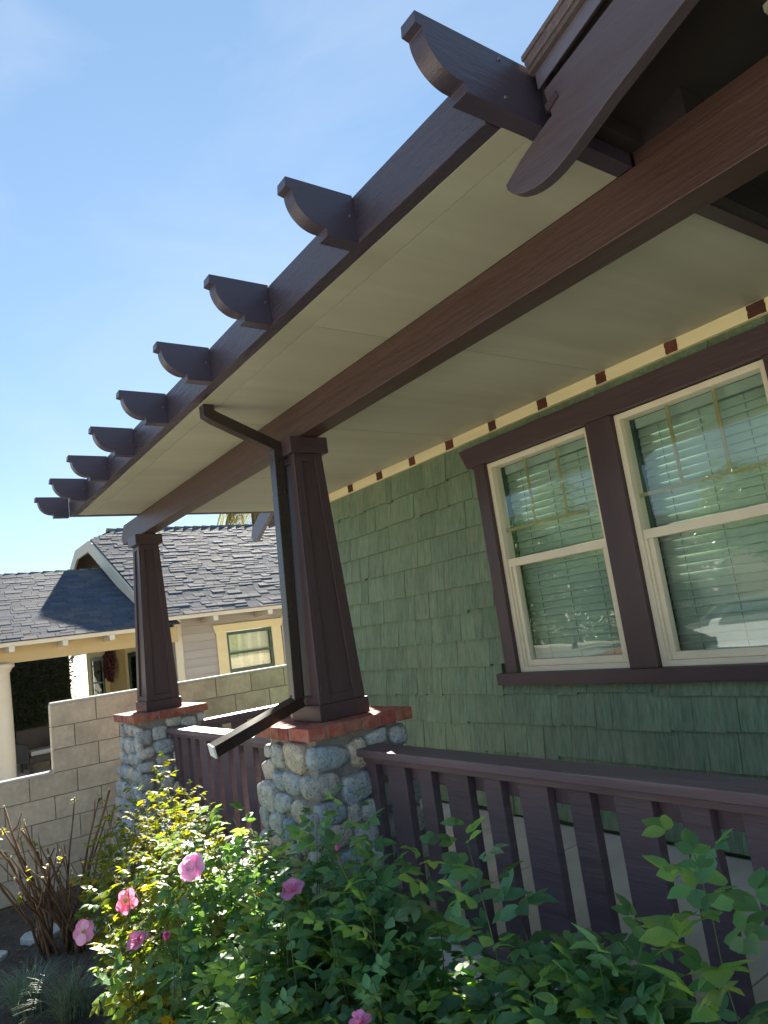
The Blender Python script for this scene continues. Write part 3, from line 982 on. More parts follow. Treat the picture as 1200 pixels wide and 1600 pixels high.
# ================================================================== neighbour's house
nh = thing('neighbour_house', 'grey and cream bungalow next door with blue grey shingle roof', 'house', (-15, 5, 0))
def roof_tabs(xe, ze, slope, xr, ya, yb, exposure=0.135, tabw=0.27, clip=None, palette=None):
    mb_ = MB()
    ln = math.hypot(1, slope)
    n = int((xe - xr) * ln / exposure) + 1
    for k in range(n):
        s0 = k * exposure / ln
        s1 = (k + 1) * exposure / ln + 0.02
        y = ya + (0.5 * tabw if k % 2 else 0) - tabw
        while y < yb:
            w = tabw * U(0.75, 1.2)
            a, b = max(y, ya), min(y + w, yb)
            y += w
            if b - a < 0.03:
                continue
            xa, xb = xe - s0, max(xe - s1, xr)
            if clip:
                a = max(a, clip((xa + max(xe - s1, xr)) / 2))
                if b - a < 0.03:
                    continue
            za, zb_ = ze + slope * s0, ze + slope * (xe - xb)
            j = U(-0.012, 0.008)
            g_ = random.choice([(0.062, 0.074, 0.100), (0.070, 0.081, 0.105), (0.080, 0.087, 0.105), (0.095, 0.094, 0.100), (0.055, 0.067, 0.095)])
            kx = U(0.90, 1.10)
            g_ = tuple(v * kx for v in g_)
            th = 0.0092 + U(0, 0.0008)
            mb_.hexa([(xa - j, a + 0.004, za), (xa - j, b - 0.004, za), (xb, b - 0.004, zb_), (xb, a + 0.004, zb_),
                      (xa - j, a + 0.004, za + th), (xa - j, b - 0.004, za + th), (xb, b - 0.004, zb_ + 0.008), (xb, a + 0.004, zb_ + 0.008)], g_)
    return mb_
XR, ZR = -17.4, 2.62 + 0.50 * 5.0
GY = 3.95
ZC = 4.77
# main roof (slope facing the drive), jerkinhead at its street end
def clipmain(x):
    zz = 2.62 + 0.50 * (-12.4 - x)
    if zz > ZC:
        return GY + (zz - ZC) * 2.5
    return GY
o = obj('roof', MB().prism([(-12.42, 2.60), (-12.42, 2.615), (XR, ZR - 0.008), (-22.38, 2.615), (-22.38, 2.60), (XR, ZR - 0.14)], 1, GY + 0.65, 15.0), M['dark'], nh)
roof_main = o
under = MB()
xk = -12.4 - (ZC - 2.62) / 0.50
under.prism([(-12.42, 2.60), (-12.42, 2.615), (xk, ZC - 0.008), (2 * XR - xk, ZC - 0.008), (-22.38, 2.615), (-22.38, 2.60), (2 * XR - xk, ZC - 0.14), (xk, ZC - 0.14)], 1, GY + 0.02, GY + 0.649)
obj('roof_front_deck', under, M['dark'], roof_main)
t_ = obj('roof_shingles', roof_tabs(-12.36, 2.615, 0.50, XR, GY, 12.5, clip=clipmain), M['roofing'], roof_main)
t_['kind'] = 'stuff'
hipm = MB()
hipm.add([(xk, GY, ZC + 0.005), (2 * XR - xk, GY, ZC + 0.005), (XR, GY + 0.72, ZR + 0.02)], [(0, 1, 2)], (0.13, 0.135, 0.155))
hipm.add([(xk, GY, ZC - 0.005), (2 * XR - xk, GY, ZC - 0.005), (XR, GY + 0.72, ZR + 0.00)], [(2, 1, 0)], (0.13, 0.135, 0.155))
obj('roof_clipped_end', hipm, M['roofing'], roof_main)
rc = MB()
y = GY + 0.55
while y < 12.5:
    rc.hexa([(XR - 0.14, y, ZR - 0.06), (XR + 0.14, y, ZR - 0.06), (XR + 0.14, y + 0.3, ZR - 0.07), (XR - 0.14, y + 0.3, ZR - 0.07),
             (XR - 0.01, y, ZR + 0.045), (XR + 0.01, y, ZR + 0.045), (XR + 0.01, y + 0.3, ZR + 0.02), (XR - 0.01, y + 0.3, ZR + 0.02)], tuple(v * U(0.8, 1.2) for v in (0.17, 0.15, 0.145)))
    y += 0.24
c_ = obj('ridge_caps', rc, M['roofing'], roof_main)
c_['kind'] = 'stuff'
# white barge boards of the clipped gable
def nbarge(pts, t0, name='barge_board'):
    return obj(name, MB().prism(pts, 1, GY - 0.045, GY), M['white'], nh)
d = 0.30
nbarge([(-12.37, 2.60), (xk, ZC - 0.01), (xk - 0.13, ZC - d + 0.05), (-12.62, 2.46)][::-1], 0)
xl = 2 * XR - xk
nbarge([(xk, ZC - 0.01), (xl, ZC - 0.01), (xl + 0.13, ZC - d + 0.05), (xk - 0.13, ZC - d + 0.05)][::-1], 0)
nbarge([(-22.43, 2.60), (xl, ZC - 0.01), (xl + 0.13, ZC - d + 0.05), (-22.18, 2.46)], 0)
gw = MB().prism([(-13.0, 2.3), (-21.8, 2.3), (-21.8, 2.75), (xl + 0.3, ZC - 0.37), (xk - 0.3, ZC - 0.37), (-13.0, 2.75)], 1, GY + 0.50, GY + 0.56)
obj('gable_wall', gw, M['clap'], nh)
for (bxx, bzz) in ((-14.0, 3.30), (-12.95, 2.72)):
    bx('gable_bracket', (bxx - 0.06, bxx + 0.06, GY + 0.001, GY + 0.499, bzz - 0.18, bzz - 0.04), M['yellow'], nh)
bx('main_eave_board', (-12.43, -12.385, GY + 0.001, 12.6, 2.545, 2.612), M['white'], nh)
for yy in (5.0, 6.1, 7.2, 8.3):
    bx('eave_tail', (-12.98, -12.36, yy - 0.045, yy + 0.045, 2.455, 2.544), M['white'], nh)
# side wall of clapboards around two windows
NW = [(5.43, 6.38, 0.95, 2.21), (3.95, 4.36, 0.9, 2.24)]
wallN = obj('side_wall', MB().box(-13.2, -13.03, 4.42, 5.30, 0, 2.75).box(-13.2, -13.03, 6.52, 12.5, 0, 2.75).box(-13.2, -13.03, 5.30, 6.52, 0, 0.9).box(-13.2, -13.03, 5.30, 6.52, 2.3, 2.75), M['clap'], nh)
def clapboard(ya, yb, z):
    e = 0.152
    obj('clapboard', MB().hexa([(-13.028, ya, z), (-12.994, ya, z), (-12.994, yb, z), (-13.028, yb, z),
                                (-13.028, ya, z + e - 0.004), (-13.012, ya, z + e - 0.004), (-13.012, yb, z + e - 0.004), (-13.028, yb, z + e - 0.004)]), M['clap'], wallN)
z = 0.3
while z < 2.6:
    if z > 0.75 and z < 2.36:
        clapboard(4.56, 5.255, z)
        clapboard(6.625, 10.5, z)
    else:
        clapboard(4.56, 10.5, z)
    z += 0.152
bx('corner_board', (-13.03, -12.982, 4.42, 4.555, 0.2, 2.60), M['white'], nh)
wn_ = bx('window_casing', (-13.03, -12.975, 5.22, 5.425, 0.85, 2.235), M['yellow'], nh)
bx('casing_side', (-13.03, -12.975, 6.385, 6.59, 0.85, 2.235), M['yellow'], wn_)
obj('casing_head', MB().prism([(5.20, 2.236), (6.61, 2.236), (6.655, 2.385), (5.165, 2.385)], 0, -13.03, -12.968), M['yellow'], wn_)
sash = MB()
for (ya, yb, za, zb_) in ((5.43, 5.475, 0.9, 2.23), (6.335, 6.38, 0.9, 2.23), (5.475, 6.335, 2.17, 2.23), (5.475, 6.335, 1.79, 1.835), (5.475, 6.335, 0.9, 1.52)):
    sash.box(-13.06, -13.0, ya, yb, za, zb_)
obj('window_sash', sash, M['ngreen'], nh)
obj('window_pane', MB().add([(-13.04, 5.475, 1.52), (-13.04, 6.335, 1.52), (-13.04, 6.335, 2.17), (-13.04, 5.475, 2.17)], [(0, 1, 2, 3)]), M['glass'], nh)
nsh = bx('window_shutter', (-13.12, -13.10, 5.44, 6.37, 1.4, 2.22), M['shutter'], nh)
for q in range(26):
    zz = 1.48 + q * 0.0275
    for ya in (5.56, 5.77, 5.98, 6.18):
        obj('shutter_louvre', MB().hexa([(-13.095, ya, zz), (-13.075, ya, zz - 0.012), (-13.075, ya + 0.13, zz - 0.012), (-13.095, ya + 0.13, zz),
                                         (-13.095, ya, zz + 0.006), (-13.075, ya, zz - 0.006), (-13.075, ya + 0.13, zz - 0.006), (-13.095, ya + 0.13, zz + 0.006)]), M['shutter'], nsh)
# porch roof in front of the gable
pr_ = obj('porch_roof', MB().prism([(-12.42, 2.465), (-12.42, 2.478), (-16.0, 3.985), (-19.6, 2.478), (-19.6, 2.465), (-16.0, 3.86)], 1, -2.0, 4.35), M['dark'], nh)
t_ = obj('porch_roof_shingles', roof_tabs(-12.36, 2.482, 0.42, -16.0, -2.0, 4.3), M['roofing'], pr_)
t_['kind'] = 'stuff'
rc = MB()
y = -2.0
while y < 4.2:
    rc.hexa([(-16.14, y, 3.94), (-15.86, y, 3.94), (-15.86, y + 0.3, 3.93), (-16.14, y + 0.3, 3.93),
             (-16.01, y, 4.035), (-15.99, y, 4.035), (-15.99, y + 0.3, 4.01), (-16.01, y + 0.3, 4.01)], tuple(v * U(0.8, 1.2) for v in (0.17, 0.15, 0.145)))
    y += 0.24
c_ = obj('porch_ridge_caps', rc, M['roofing'], pr_)
c_['kind'] = 'stuff'
bx('porch_eave_board', (-12.43, -12.385, -2.0, GY - 0.05, 2.41, 2.474), M['white'], nh)
for yy in (-1.3, -0.55, 0.2, 0.92, 1.66, 2.43, 3.16):
    bx('eave_tail', (-12.9, -12.355, yy - 0.04, yy + 0.04, 2.325, 2.409), M['white'], nh)
bx('porch_beam', (-13.05, -12.80, -2.0, 4.42, 2.165, 2.44), M['nbeam'], nh)
bx('porch_ceiling', (-19.3, -13.06, -2.0, 4.40, 2.42, 2.45), M['nbeam'], nh)
pc_ = MB().lathe(-12.92, 1.50, [(0.25, 0.30), (0.25, 0.38), (0.21, 0.40), (0.215, 0.7), (0.205, 1.3), (0.185, 2.02), (0.20, 2.04), (0.22, 2.08), (0.26, 2.11), (0.26, 2.164)], 28)
obj('porch_column', pc_, M['white'], nh, smooth=True)
bx('porch_slab', (-19.3, -12.7, -2.0, 4.4, 0.0, 0.30), M['walk'], nh)
# street wall under the porch: windows, door
fw = MB().box(-20.0, -13.2, 4.42, 4.55, 0.3, 2.75)
fwo = obj('front_wall', fw, M['nbeam'], nh)
def nwin(xa, xb, za, zb_):
    c = bx('window_casing', (xa - 0.28, xb + 0.28, 4.385, 4.4195, za - 0.1, zb_ + 0.12), M['yellow'], nh)
    s = MB()
    s.box(xa, xa + 0.12, 4.365, 4.3845, za, zb_).box(xb - 0.12, xb, 4.365, 4.3845, za, zb_).box(xa + 0.12, xb - 0.12, 4.365, 4.3845, zb_ - 0.09, zb_).box(xa + 0.12, xb - 0.12, 4.365, 4.3845, za, za + 0.09).box(xa + 0.12, xb - 0.12, 4.365, 4.3845, (za + zb_) / 2 - 0.02, (za + zb_) / 2 + 0.02)
    obj('window_sash', s, M['ngreen'], c)
    bx('window_pane', (xa + 0.12, xb - 0.12, 4.378, 4.381, za + 0.09, zb_ - 0.09), M['carglass'], c)
nwin(-19.4, -18.1, 0.9, 2.15)
nwin(-15.95, -14.75, 0.55, 2.12)
bx('small_window_casing', (-13.03, -12.975, 4.557, 4.56, 0.9, 2.3), M['white'], nh)

# wreath hanging on the neighbour's porch
wr = MB()
random.seed(11)
for q in range(240):
    a = U(0, 6.283)
    r = U(0.17, 0.36)
    cx, cz = -17.35 + math.cos(a) * r * 1.25, 1.90 + math.sin(a) * r
    s = U(0.04, 0.09)
    v = [Vector((cx + U(-s, s), 4.34 + U(-0.09, 0.04), cz + U(-s, s))) for _ in range(4)]
    wr.add(v, [(0, 1, 2), (0, 2, 3), (0, 3, 1), (1, 3, 2)])
tag(obj('wreath', wr, M['wreath']), 'dark maroon dried wreath hanging on the neighbour porch wall', 'wreath')

# wicker chairs on the neighbour porch
def chair(x, y, rz_, label):
    t = thing('wicker_chair', label, 'chair', (x, y, 0.30), 'porch chairs next door')
    rot = Matrix.Translation((x, y, 0.30)) @ Matrix.Rotation(rz_, 4, 'Z')
    def pb(name, dims, mt, bevel=0.02):
        mb_ = MB().box(*dims)
        mb_.v = [tuple(rot @ Vector(v)) for v in mb_.v]
        return obj(name, mb_, mt, t, bevel=bevel)
    pb('seat', (-0.28, 0.28, -0.27, 0.27, 0.16, 0.28), M['wicker'])
    pb('cushion', (-0.25, 0.25, -0.24, 0.22, 0.281, 0.36), M['cushion'])
    pb('backrest', (-0.30, 0.30, 0.22, 0.30, 0.281, 0.72), M['wicker'], 0.03)
    pb('armrest', (-0.34, -0.281, -0.27, 0.28, 0.16, 0.50), M['wicker'])
    pb('armrest', (0.281, 0.34, -0.27, 0.28, 0.16, 0.50), M['wicker'])
    for sx in (-0.25, 0.25):
        for sy in (-0.24, 0.24):
            pb('leg', (sx - 0.025, sx + 0.025, sy - 0.025, sy + 0.025, 0.0, 0.1595), M['wicker'], 0.005)
chair(-14.0, 2.25, R_(100), 'dark wicker chair on the neighbour porch, nearer the block wall')
chair(-14.9, 1.95, R_(160), 'dark wicker chair with grey cushion on the neighbour porch, beside the round column')

# ================================================================== vegetation helpers
def leaf_mb(mb_, base, d, n, L, W, col, fold=0.25, curl=0.25):
    """an ovate, folded and slightly curled leaflet: 8 triangles"""
    d = d.normalized()
    s = d.cross(n)
    if s.length < 1e-4:
        s = d.cross(Vector((1, 0.2, 0)))
    s.normalize()
    n = s.cross(d).normalized()
    P = lambda t, w, h: base + d * (t * L) + s * (w * W) + n * (h * L)
    c2 = lambda t: -curl * 0.6 * t * t
    wv = U(-0.03, 0.03)
    vs = [P(0, 0, 0), P(0.35, 0, c2(0.35)), P(0.70, 0, c2(0.70)), P(1.0, 0, c2(1.0))]
    for sg in (1, -1):
        vs += [P(0.14, 0.30 * sg, fold * 0.14), P(0.40, 0.50 * sg, fold * 0.24 + c2(0.4) + wv * sg), P(0.70, 0.37 * sg, fold * 0.18 + c2(0.7) - wv)]
    mb_.add(vs, [(0, 4, 1), (4, 5, 1), (1, 5, 6, 2), (2, 6, 3), (0, 1, 7), (7, 1, 8), (1, 2, 9, 8), (2, 3, 9)], col)

LEAFCOL = [(0.090, 0.213, 0.099), (0.106, 0.241, 0.112), (0.067, 0.162, 0.087), (0.134, 0.252, 0.090), (0.084, 0.207, 0.132), (0.134, 0.235, 0.146), (0.056, 0.134, 0.069)]
SUNLIT = [(0.135, 0.170, 0.026), (0.110, 0.155, 0.030), (0.165, 0.180, 0.030), (0.075, 0.125, 0.032), (0.120, 0.175, 0.036)]  # backlit sun yellow painted into the leaf colours
def compound(mb_, base, d, nrm, L, col, npair=2, light=1.0):
    """rose leaf: a rachis with paired leaflets and a terminal one"""
    d = d.normalized()
    s = d.cross(nrm)
    if s.length < 1e-4:
        s = Vector((1, 0, 0))
    s.normalize()
    n = s.cross(d).normalized()
    tip = base + d * L
    def c():
        k = U(0.8, 1.25) * light
        return tuple(v * k for v in col)
    mb_.add([base + s * 0.0012, base - s * 0.0012, tip - s * 0.0008 - n * 0.004, tip + s * 0.0008 - n * 0.004], [(0, 1, 2, 3)], c())
    leaf_mb(mb_, tip, (d + n * U(-0.4, 0.1)), n, L * U(0.72, 0.9), L * 0.50, c(), U(0.1, 0.5), U(0, 0.6))
    for k in range(npair):
        t = 0.92 - 0.44 * k
        for sg in (-1, 1):
            dd = d * 0.55 + s * sg * U(0.75, 1.0) + n * U(-0.35, 0.15)
            leaf_mb(mb_, base + d * (L * t), dd, n + s * sg * U(-0.2, 0.3), L * U(0.55, 0.75) * (1 - 0.08 * k), L * 0.42, c(), U(0.1, 0.5), U(0, 0.6))

# leaf prototypes shared by the individual leaves of the rose bushes
random.seed(21)
LEAF_ME = []
for q in range(10):
    mb_ = MB()
    compound(mb_, Vector((0, 0, 0)), Vector((1, 0, U(-0.1, 0.2))), Vector((0, 0, 1)), 1.0, LEAFCOL[q % 7], 2 if q % 3 else 1)
    me = mb_.mesh('leaf', True)
    me.materials.append(M['leaf'])
    LEAF_ME.append(me)

CAM = Vector((0, 0, 1.93))
ROSES = [((-2.973, 1.00, 1.090), 0.060, 'full', 1.0), ((-3.81, 0.95, 0.795), 0.060, 'open', 1.2), ((-4.33, 0.85, 0.56), 0.070, 'open5', 1.0),
         ((-3.46, 0.90, 0.72), 0.058, 'cup', 0.9), ((-2.29, 1.10, 1.110), 0.050, 'cup', 1.1), ((-1.68, 0.95, 0.975), 0.034, 'cup', 1.0),
         ((-3.05, 0.90, 0.83), 0.030, 'bud', 1.0), ((-2.05, 1.15, 1.262), 0.014, 'bud', 1.0)]
def blocks_rose(p, tol=0.055):
    for (rp, r, kind, f) in ROSES:
        rp = Vector(rp)
        dv = rp - CAM
        t = (p - CAM).dot(dv) / dv.length_squared
        if 0.2 < t < 1.03 and (p - CAM - dv * t).length < tol * (0.6 + 0.4 * t) + r * 0.5:
            return True
    return False

def rose_bush(cx, cy, rx, ry, h, label, n_cane, single, seed, sprigs=(), leafL=(0.055, 0.090), gap=0.040, cols=None):
    random.seed(seed)
    t = thing('rose_bush', label, 'rose bush', (cx, cy, 0), 'rose bushes along the porch')
    canes = MB()
    mass = MB()
    cand = []
    def cane(b, tip, r0, leaf_from=0.25, gp=None):
        mid = (b + tip) / 2 + Vector((U(-0.20, 0.20), U(-0.16, 0.12), U(0.02, 0.16)))
        pts = []
        N_ = 9
        for i in range(N_):
            u = i / (N_ - 1)
            p = b * (1 - u) ** 2 + mid * 2 * u * (1 - u) + tip * u * u
            pts.append(p + Vector((U(-1, 1), U(-1, 1), U(-1, 1))) * 0.006)
        canes.tube(pts, [r0 * (1 - 0.75 * i / (N_ - 1)) for i in range(N_)], 5)
        ln = sum((pts[i + 1] - pts[i]).length for i in range(N_ - 1))
        m_ = int(ln * (1 - leaf_from) / (gp or gap))
        ang = U(0, 6.28)
        for k in range(m_ + 1):
            u = leaf_from + (1 - leaf_from) * k / max(m_, 1)
            fi = u * (N_ - 1)
            i = min(int(fi), N_ - 2)
            p = pts[i].lerp(pts[i + 1], fi - i)
            ang += 2.4 + U(-0.5, 0.5)
            ax = (pts[i + 1] - pts[i]).normalized()
            s = ax.cross(Vector((0, 0, 1)))
            if s.length < 0.05:
                s = Vector((1, 0, 0))
            s.normalize()
            o2 = ax.cross(s)
            d = (s * math.cos(ang) + o2 * math.sin(ang)) + ax * U(0.2, 0.7) + Vector((0, 0, U(-0.1, 0.35)))
            cand.append((p, d.normalized(), U(*leafL) * (1.0 if u < 0.9 else 0.75)))
    for c in range(n_cane):
        a = U(0, 6.283)
        q = math.sqrt(random.random())
        b = Vector((cx + rx * 0.35 * math.cos(a), cy + ry * 0.35 * math.sin(a), 0.0))
        tx, ty = cx + rx * q * math.cos(a + U(-0.5, 0.5)), cy + ry * q * math.sin(a + U(-0.5, 0.5))
        hz = h * (1 - 0.40 * q * q) * (U(0.84, 1.03) if c % 3 else U(0.5, 0.85))
        ty = min(ty, 1.70)
        cane(b, Vector((tx, ty, hz)), U(0.003, 0.006))
    for sp_ in sprigs:
        tip = Vector(sp_)
        cane(Vector((tip.x * 0.6 + cx * 0.4 + U(-0.06, 0.06), tip.y * 0.6 + cy * 0.4, 0.3)), tip, 0.0035, 0.25, 0.022)
    good = [c for c in cand if not blocks_rose(c[0] + c[1] * c[2])]
    # the leaves that show largest: near the camera and on the outside
    def score(c):
        p = c[0]
        out = (Vector((p.x - cx, (p.y - cy) * 1.3, p.z - h * 0.5))).length
        return (p - CAM).length - 0.9 * out - 0.5 * p.z
    good.sort(key=score)
    for i, (p, d, L) in enumerate(good):
        nrm = (Vector((0, 0, 1)) + (p - Vector((cx, cy, h * 0.3))).normalized() * 0.5 + Vector((U(-.5, .5), U(-.5, .5), 0))).normalized()
        if i < single:
            s = d.cross(nrm).normalized()
            n2 = s.cross(d).normalized()
            mt = Matrix((( d.x, -s.x, n2.x, p.x), (d.y, -s.y, n2.y, p.y), (d.z, -s.z, n2.z, p.z), (0, 0, 0, 1))) @ Matrix.Scale(L, 4)
            o = bpy.data.objects.new('leaf', random.choice(LEAF_ME))
            COL.objects.link(o)
            o.parent = t
            o.matrix_parent_inverse = Matrix.Translation(t.location).inverted()
            o.matrix_basis = mt
        else:
            col = random.choice(cols or (SUNLIT if (p.x < -3.2 and random.random() < 0.75) else LEAFCOL))  # sun yellow painted by position on most leaves towards the far end
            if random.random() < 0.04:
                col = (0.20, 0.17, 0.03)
            compound(mass, p, d, nrm, L, col, random.choice([1, 2, 2]))
    fo = obj('foliage', mass, M['leaf_sunlit' if cols else 'leaf'], t, smooth=True)
    fo['kind'] = 'stuff'
    obj('canes', canes, M['stem'], t, smooth=True)
    return t

bushes = []
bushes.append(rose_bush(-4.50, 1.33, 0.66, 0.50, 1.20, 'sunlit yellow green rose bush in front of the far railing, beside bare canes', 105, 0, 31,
                        sprigs=[(-4.15, 1.3, 1.36), (-4.75, 1.25, 1.20), (-3.95, 1.35, 1.22)], leafL=(0.04, 0.065), cols=SUNLIT))
bushes.append(rose_bush(-3.30, 1.15, 0.72, 0.46, 1.22, 'rose bush with pink roses at the foot of the near stone pier', 120, 130, 32,
                        sprigs=[(-2.75, 1.25, 1.15)]))
bushes.append(rose_bush(-2.20, 1.18, 0.66, 0.46, 1.20, 'rose bush between the near stone pier and the first railing boards', 180, 220, 33, leafL=(0.06, 0.10),
                        sprigs=[(-2.03, 1.2, 1.42), (-2.35, 1.25, 1.28), (-1.80, 1.3, 1.25)]))
bushes.append(rose_bush(-1.25, 1.20, 0.62, 0.46, 1.16, 'rose bush with large plain leaves in front of the middle of the railing', 190, 260, 34, leafL=(0.065, 0.11),
                        sprigs=[(-1.46, 1.2, 1.37), (-1.05, 1.3, 1.22)]))
bushes.append(rose_bush(-0.45, 1.22, 0.55, 0.42, 1.11, 'rose bush at the lower right corner in front of the railing', 175, 240, 35, leafL=(0.065, 0.11),
                        sprigs=[(-0.83, 1.2, 1.44), (-0.60, 1.25, 1.22)]))

# ---- roses: each flower is a part of its bush
def petal(mb_, c, d, n, L, W, col, cup):
    d = d.normalized()
    s = d.cross(n).normalized()
    n = s.cross(d).normalized()
    P = lambda t, w, h: c + d * (t * L) + s * (w * W) + n * (h * L)
    vs, K = [], 5
    for j in range(K):
        t = j / (K - 1)
        wid = [0.14, 0.42, 0.56, 0.50, 0.24][j]
        for k in range(3):
            w = (k - 1) * wid
            vs.append(P(t * (1.0 if k == 1 else 0.96), w, cup * t * (1.15 - 0.75 * t) + 0.12 * (k != 1) * cup + U(-0.07, 0.07) * t))
    fs = []
    for j in range(K - 1):
        for k in range(2):
            a = j * 3 + k
            fs.append((a, a + 1, a + 4, a + 3))
    b = len(mb_.v)
    mb_.add(vs, fs)
    for j in range(K):
        t = j / (K - 1)
        for k in range(3):
            f = 0.35 + 0.65 * t
            mb_.c.append((col[0], col[1] * (1.35 - 0.5 * f), col[2] * (1.15 - 0.2 * f)))
random.seed(5)
for (rp, r, kind, f) in ROSES:
    rp = Vector(rp)
    r *= 0.88
    par = min(bushes, key=lambda b: abs(b.location.x - rp.x))
    fl = MB()
    face = (CAM - rp).normalized()
    face = (face + Vector((-0.25, -0.35, 0.1))).normalized()
    a = face.cross(Vector((0, 0, 1))).normalized()
    b = face.cross(a)
    PINK = (0.76, 0.32, 0.52)
    PALE = (0.78, 0.50, 0.68)
    if kind == 'open5':
        rings = [(5, 1.0, 0.22, PINK), (2, 0.85, 0.5, PALE)]
    elif kind == 'open':
        rings = [(5, 1.0, 0.3, (0.80, 0.26, 0.42)), (4, 0.8, 0.8, (0.84, 0.46, 0.50)), (3, 0.5, 1.1, (0.85, 0.55, 0.55))]
    elif kind == 'full':
        rings = [(8, 1.0, 0.25, PALE), (7, 0.85, 0.6, PALE), (6, 0.65, 1.0, PALE), (4, 0.45, 1.4, PALE)]
    elif kind == 'cup':
        face = (Vector((U(-.3, .3), U(-.3, .3), 1)) + face * 0.6).normalized()
        a = face.cross(Vector((0.3, 0.9, 0.1))).normalized()
        b = face.cross(a)
        rings = [(6, 1.0, 0.9, (0.72, 0.30, 0.52)), (5, 0.85, 1.4, (0.76, 0.34, 0.56)), (4, 0.6, 1.8, PALE)]
    else:
        face = Vector((0, 0, 1))
        a = Vector((1, 0, 0))
        b = Vector((0, 1, 0))
        rings = [(4, 1.0, 2.4, (0.62, 0.10, 0.34)), (3, 1.0, 3.0, PINK)]
    for (n, sc_, cup, col) in rings:
        off = U(0, 6.28)
        for k in range(n):
            t = off + 2 * math.pi * k / n + U(-0.12, 0.12)
            d = a * math.cos(t) + b * math.sin(t)
            if cup > 0.9:
                d = d * (1 / cup) + face * 0.55
            kx = U(0.88, 1.12)
            petal(fl, rp + d * r * 0.06, d, face, r * sc_ * U(0.9, 1.08), r * sc_ * U(0.85, 1.0), tuple(v * kx for v in col), cup * 0.42 + U(-0.22, 0.22))
    if kind == 'cup' and rp.x > -2.4 and r > 0.045:
        petal(fl, rp + Vector((0.02, 0, 0.02)), Vector((0.1, 0.05, 1)), face, r * 1.1, r * 0.6, (0.70, 0.03, 0.25), 0.2)
    fo = obj('rose', fl, M['petal'], par, smooth=True)
    if kind in ('open5', 'open'):
        st = MB()
        for q in range(26):
            d = (face + a * U(-0.8, 0.8) + b * U(-0.8, 0.8)).normalized()
            st.tube([rp, rp + d * r * U(0.2, 0.34)], [0.0012, 0.002], 4)
        obj('stamens', st, M['stamen'], fo)
    stm = MB()
    stm.tube([rp - face * 0.01, rp - face * 0.05 + Vector((0, 0.03, -0.06)), rp + Vector((U(-.05, .05), 0.14, -0.28))], [0.003, 0.003, 0.004], 5)
    obj('rose_stem', stm, M['stem'], fo)

# ---- pruned shrub of bare brown canes at the block wall
random.seed(41)
ps = thing('pruned_shrub', 'pruned shrub of bare brown canes against the block wall', 'shrub', (-5.85, 1.02, 0))
for q in range(32):
    b = Vector((-5.85 + U(-0.16, 0.16), 1.0 + U(-0.12, 0.14), 0.0))
    lean = Vector((U(-0.35, 0.42), U(-0.42, 0.36), 0))
    hgt = U(0.55, 1.12)
    if q < 8:
        lean = Vector((U(-0.2, 0.5), U(-0.46, -0.25), 0))
    pts = []
    for i in range(7):
        u = i / 6
        pts.append(b + lean * (u ** 1.3) + Vector((0, 0, hgt * u)) + Vector((U(-1, 1), U(-1, 1), 0)) * 0.016)
    r0 = U(0.006, 0.015)
    cn = obj('cane', MB().tube(pts, [r0 * (1 - 0.45 * i / 6) for i in range(7)], 6), M['bark'], ps, smooth=True)
    obj('cut_end', MB().tube([pts[-1], pts[-1] + Vector((U(-.2, .2), U(-.2, .2), 1)) * 0.012], [r0 * 0.66, r0 * 0.6], 6), M['hip'], cn)
    for k in random.sample([2, 3, 4, 5], random.choice([0, 1, 2, 3])):
        d = Vector((U(-1, 1), U(-1, 1), 0.9)).normalized()
        obj('twig', MB().tube([pts[k], pts[k] + d * 0.07, pts[k] + d * U(0.12, 0.2) + Vector((0, 0, 0.05))], [r0 * 0.5, r0 * 0.42, r0 * 0.3], 5), M['bark'], cn, smooth=True)
    if random.random() < 0.55:
        lf = MB()
        for w in range(random.choice([2, 3, 5])):
            leaf_mb(lf, pts[-1] - Vector((0, 0, U(0, 0.08))), Vector((U(-1, 1), U(-1, 1), U(0, 0.9))), Vector((0, 0, 1)), U(0.03, 0.06), U(0.02, 0.035), random.choice([(0.20, 0.22, 0.05), (0.14, 0.2, 0.05), (0.30, 0.27, 0.08)]))
        obj('sprout', lf, M['leaf'], cn)

# ---- grass tuft at the lower left
random.seed(51)
gt = thing('grass_tuft', 'clump of arching blue green ornamental grass at the edge of the bed', 'grass clump', (-4.95, 0.78, 0))
for c, (gx, gy, n, hmax) in enumerate(((-5.05, 0.66, 420, 0.30), (-4.72, 0.84, 380, 0.30))):
    bl = MB()
    for q in range(n):
        a = U(0, 6.283)
        b = Vector((gx + U(-0.07, 0.07), gy + U(-0.07, 0.07), 0.0))
        d = Vector((math.cos(a), math.sin(a), 0))
        hh = hmax * U(0.5, 1.0)
        rch = U(0.08, 0.34)
        s = d.cross(Vector((0, 0, 1))) * U(0.0016, 0.0032)
        col = random.choice([(0.12, 0.20, 0.15), (0.16, 0.25, 0.18), (0.20, 0.27, 0.19)])
        if c == 1 and random.random() < 0.30 or random.random() < 0.08:
            col = (0.20, 0.15, 0.07)
        vs = []
        for i in range(6):
            u = i / 5
            p = b + d * rch * u ** 1.5 + Vector((0, 0, hh * (1.7 * u - 0.95 * u * u * (0.6 + rch * 1.4))))
            w = 1 - 0.85 * u
            vs += [p - s * w, p + s * w]
        bl.add(vs, [(2 * i, 2 * i + 1, 2 * i + 3, 2 * i + 2) for i in range(5)], col)
    bo = obj('blades', bl, M['grass'], gt)
    bo['kind'] = 'stuff'

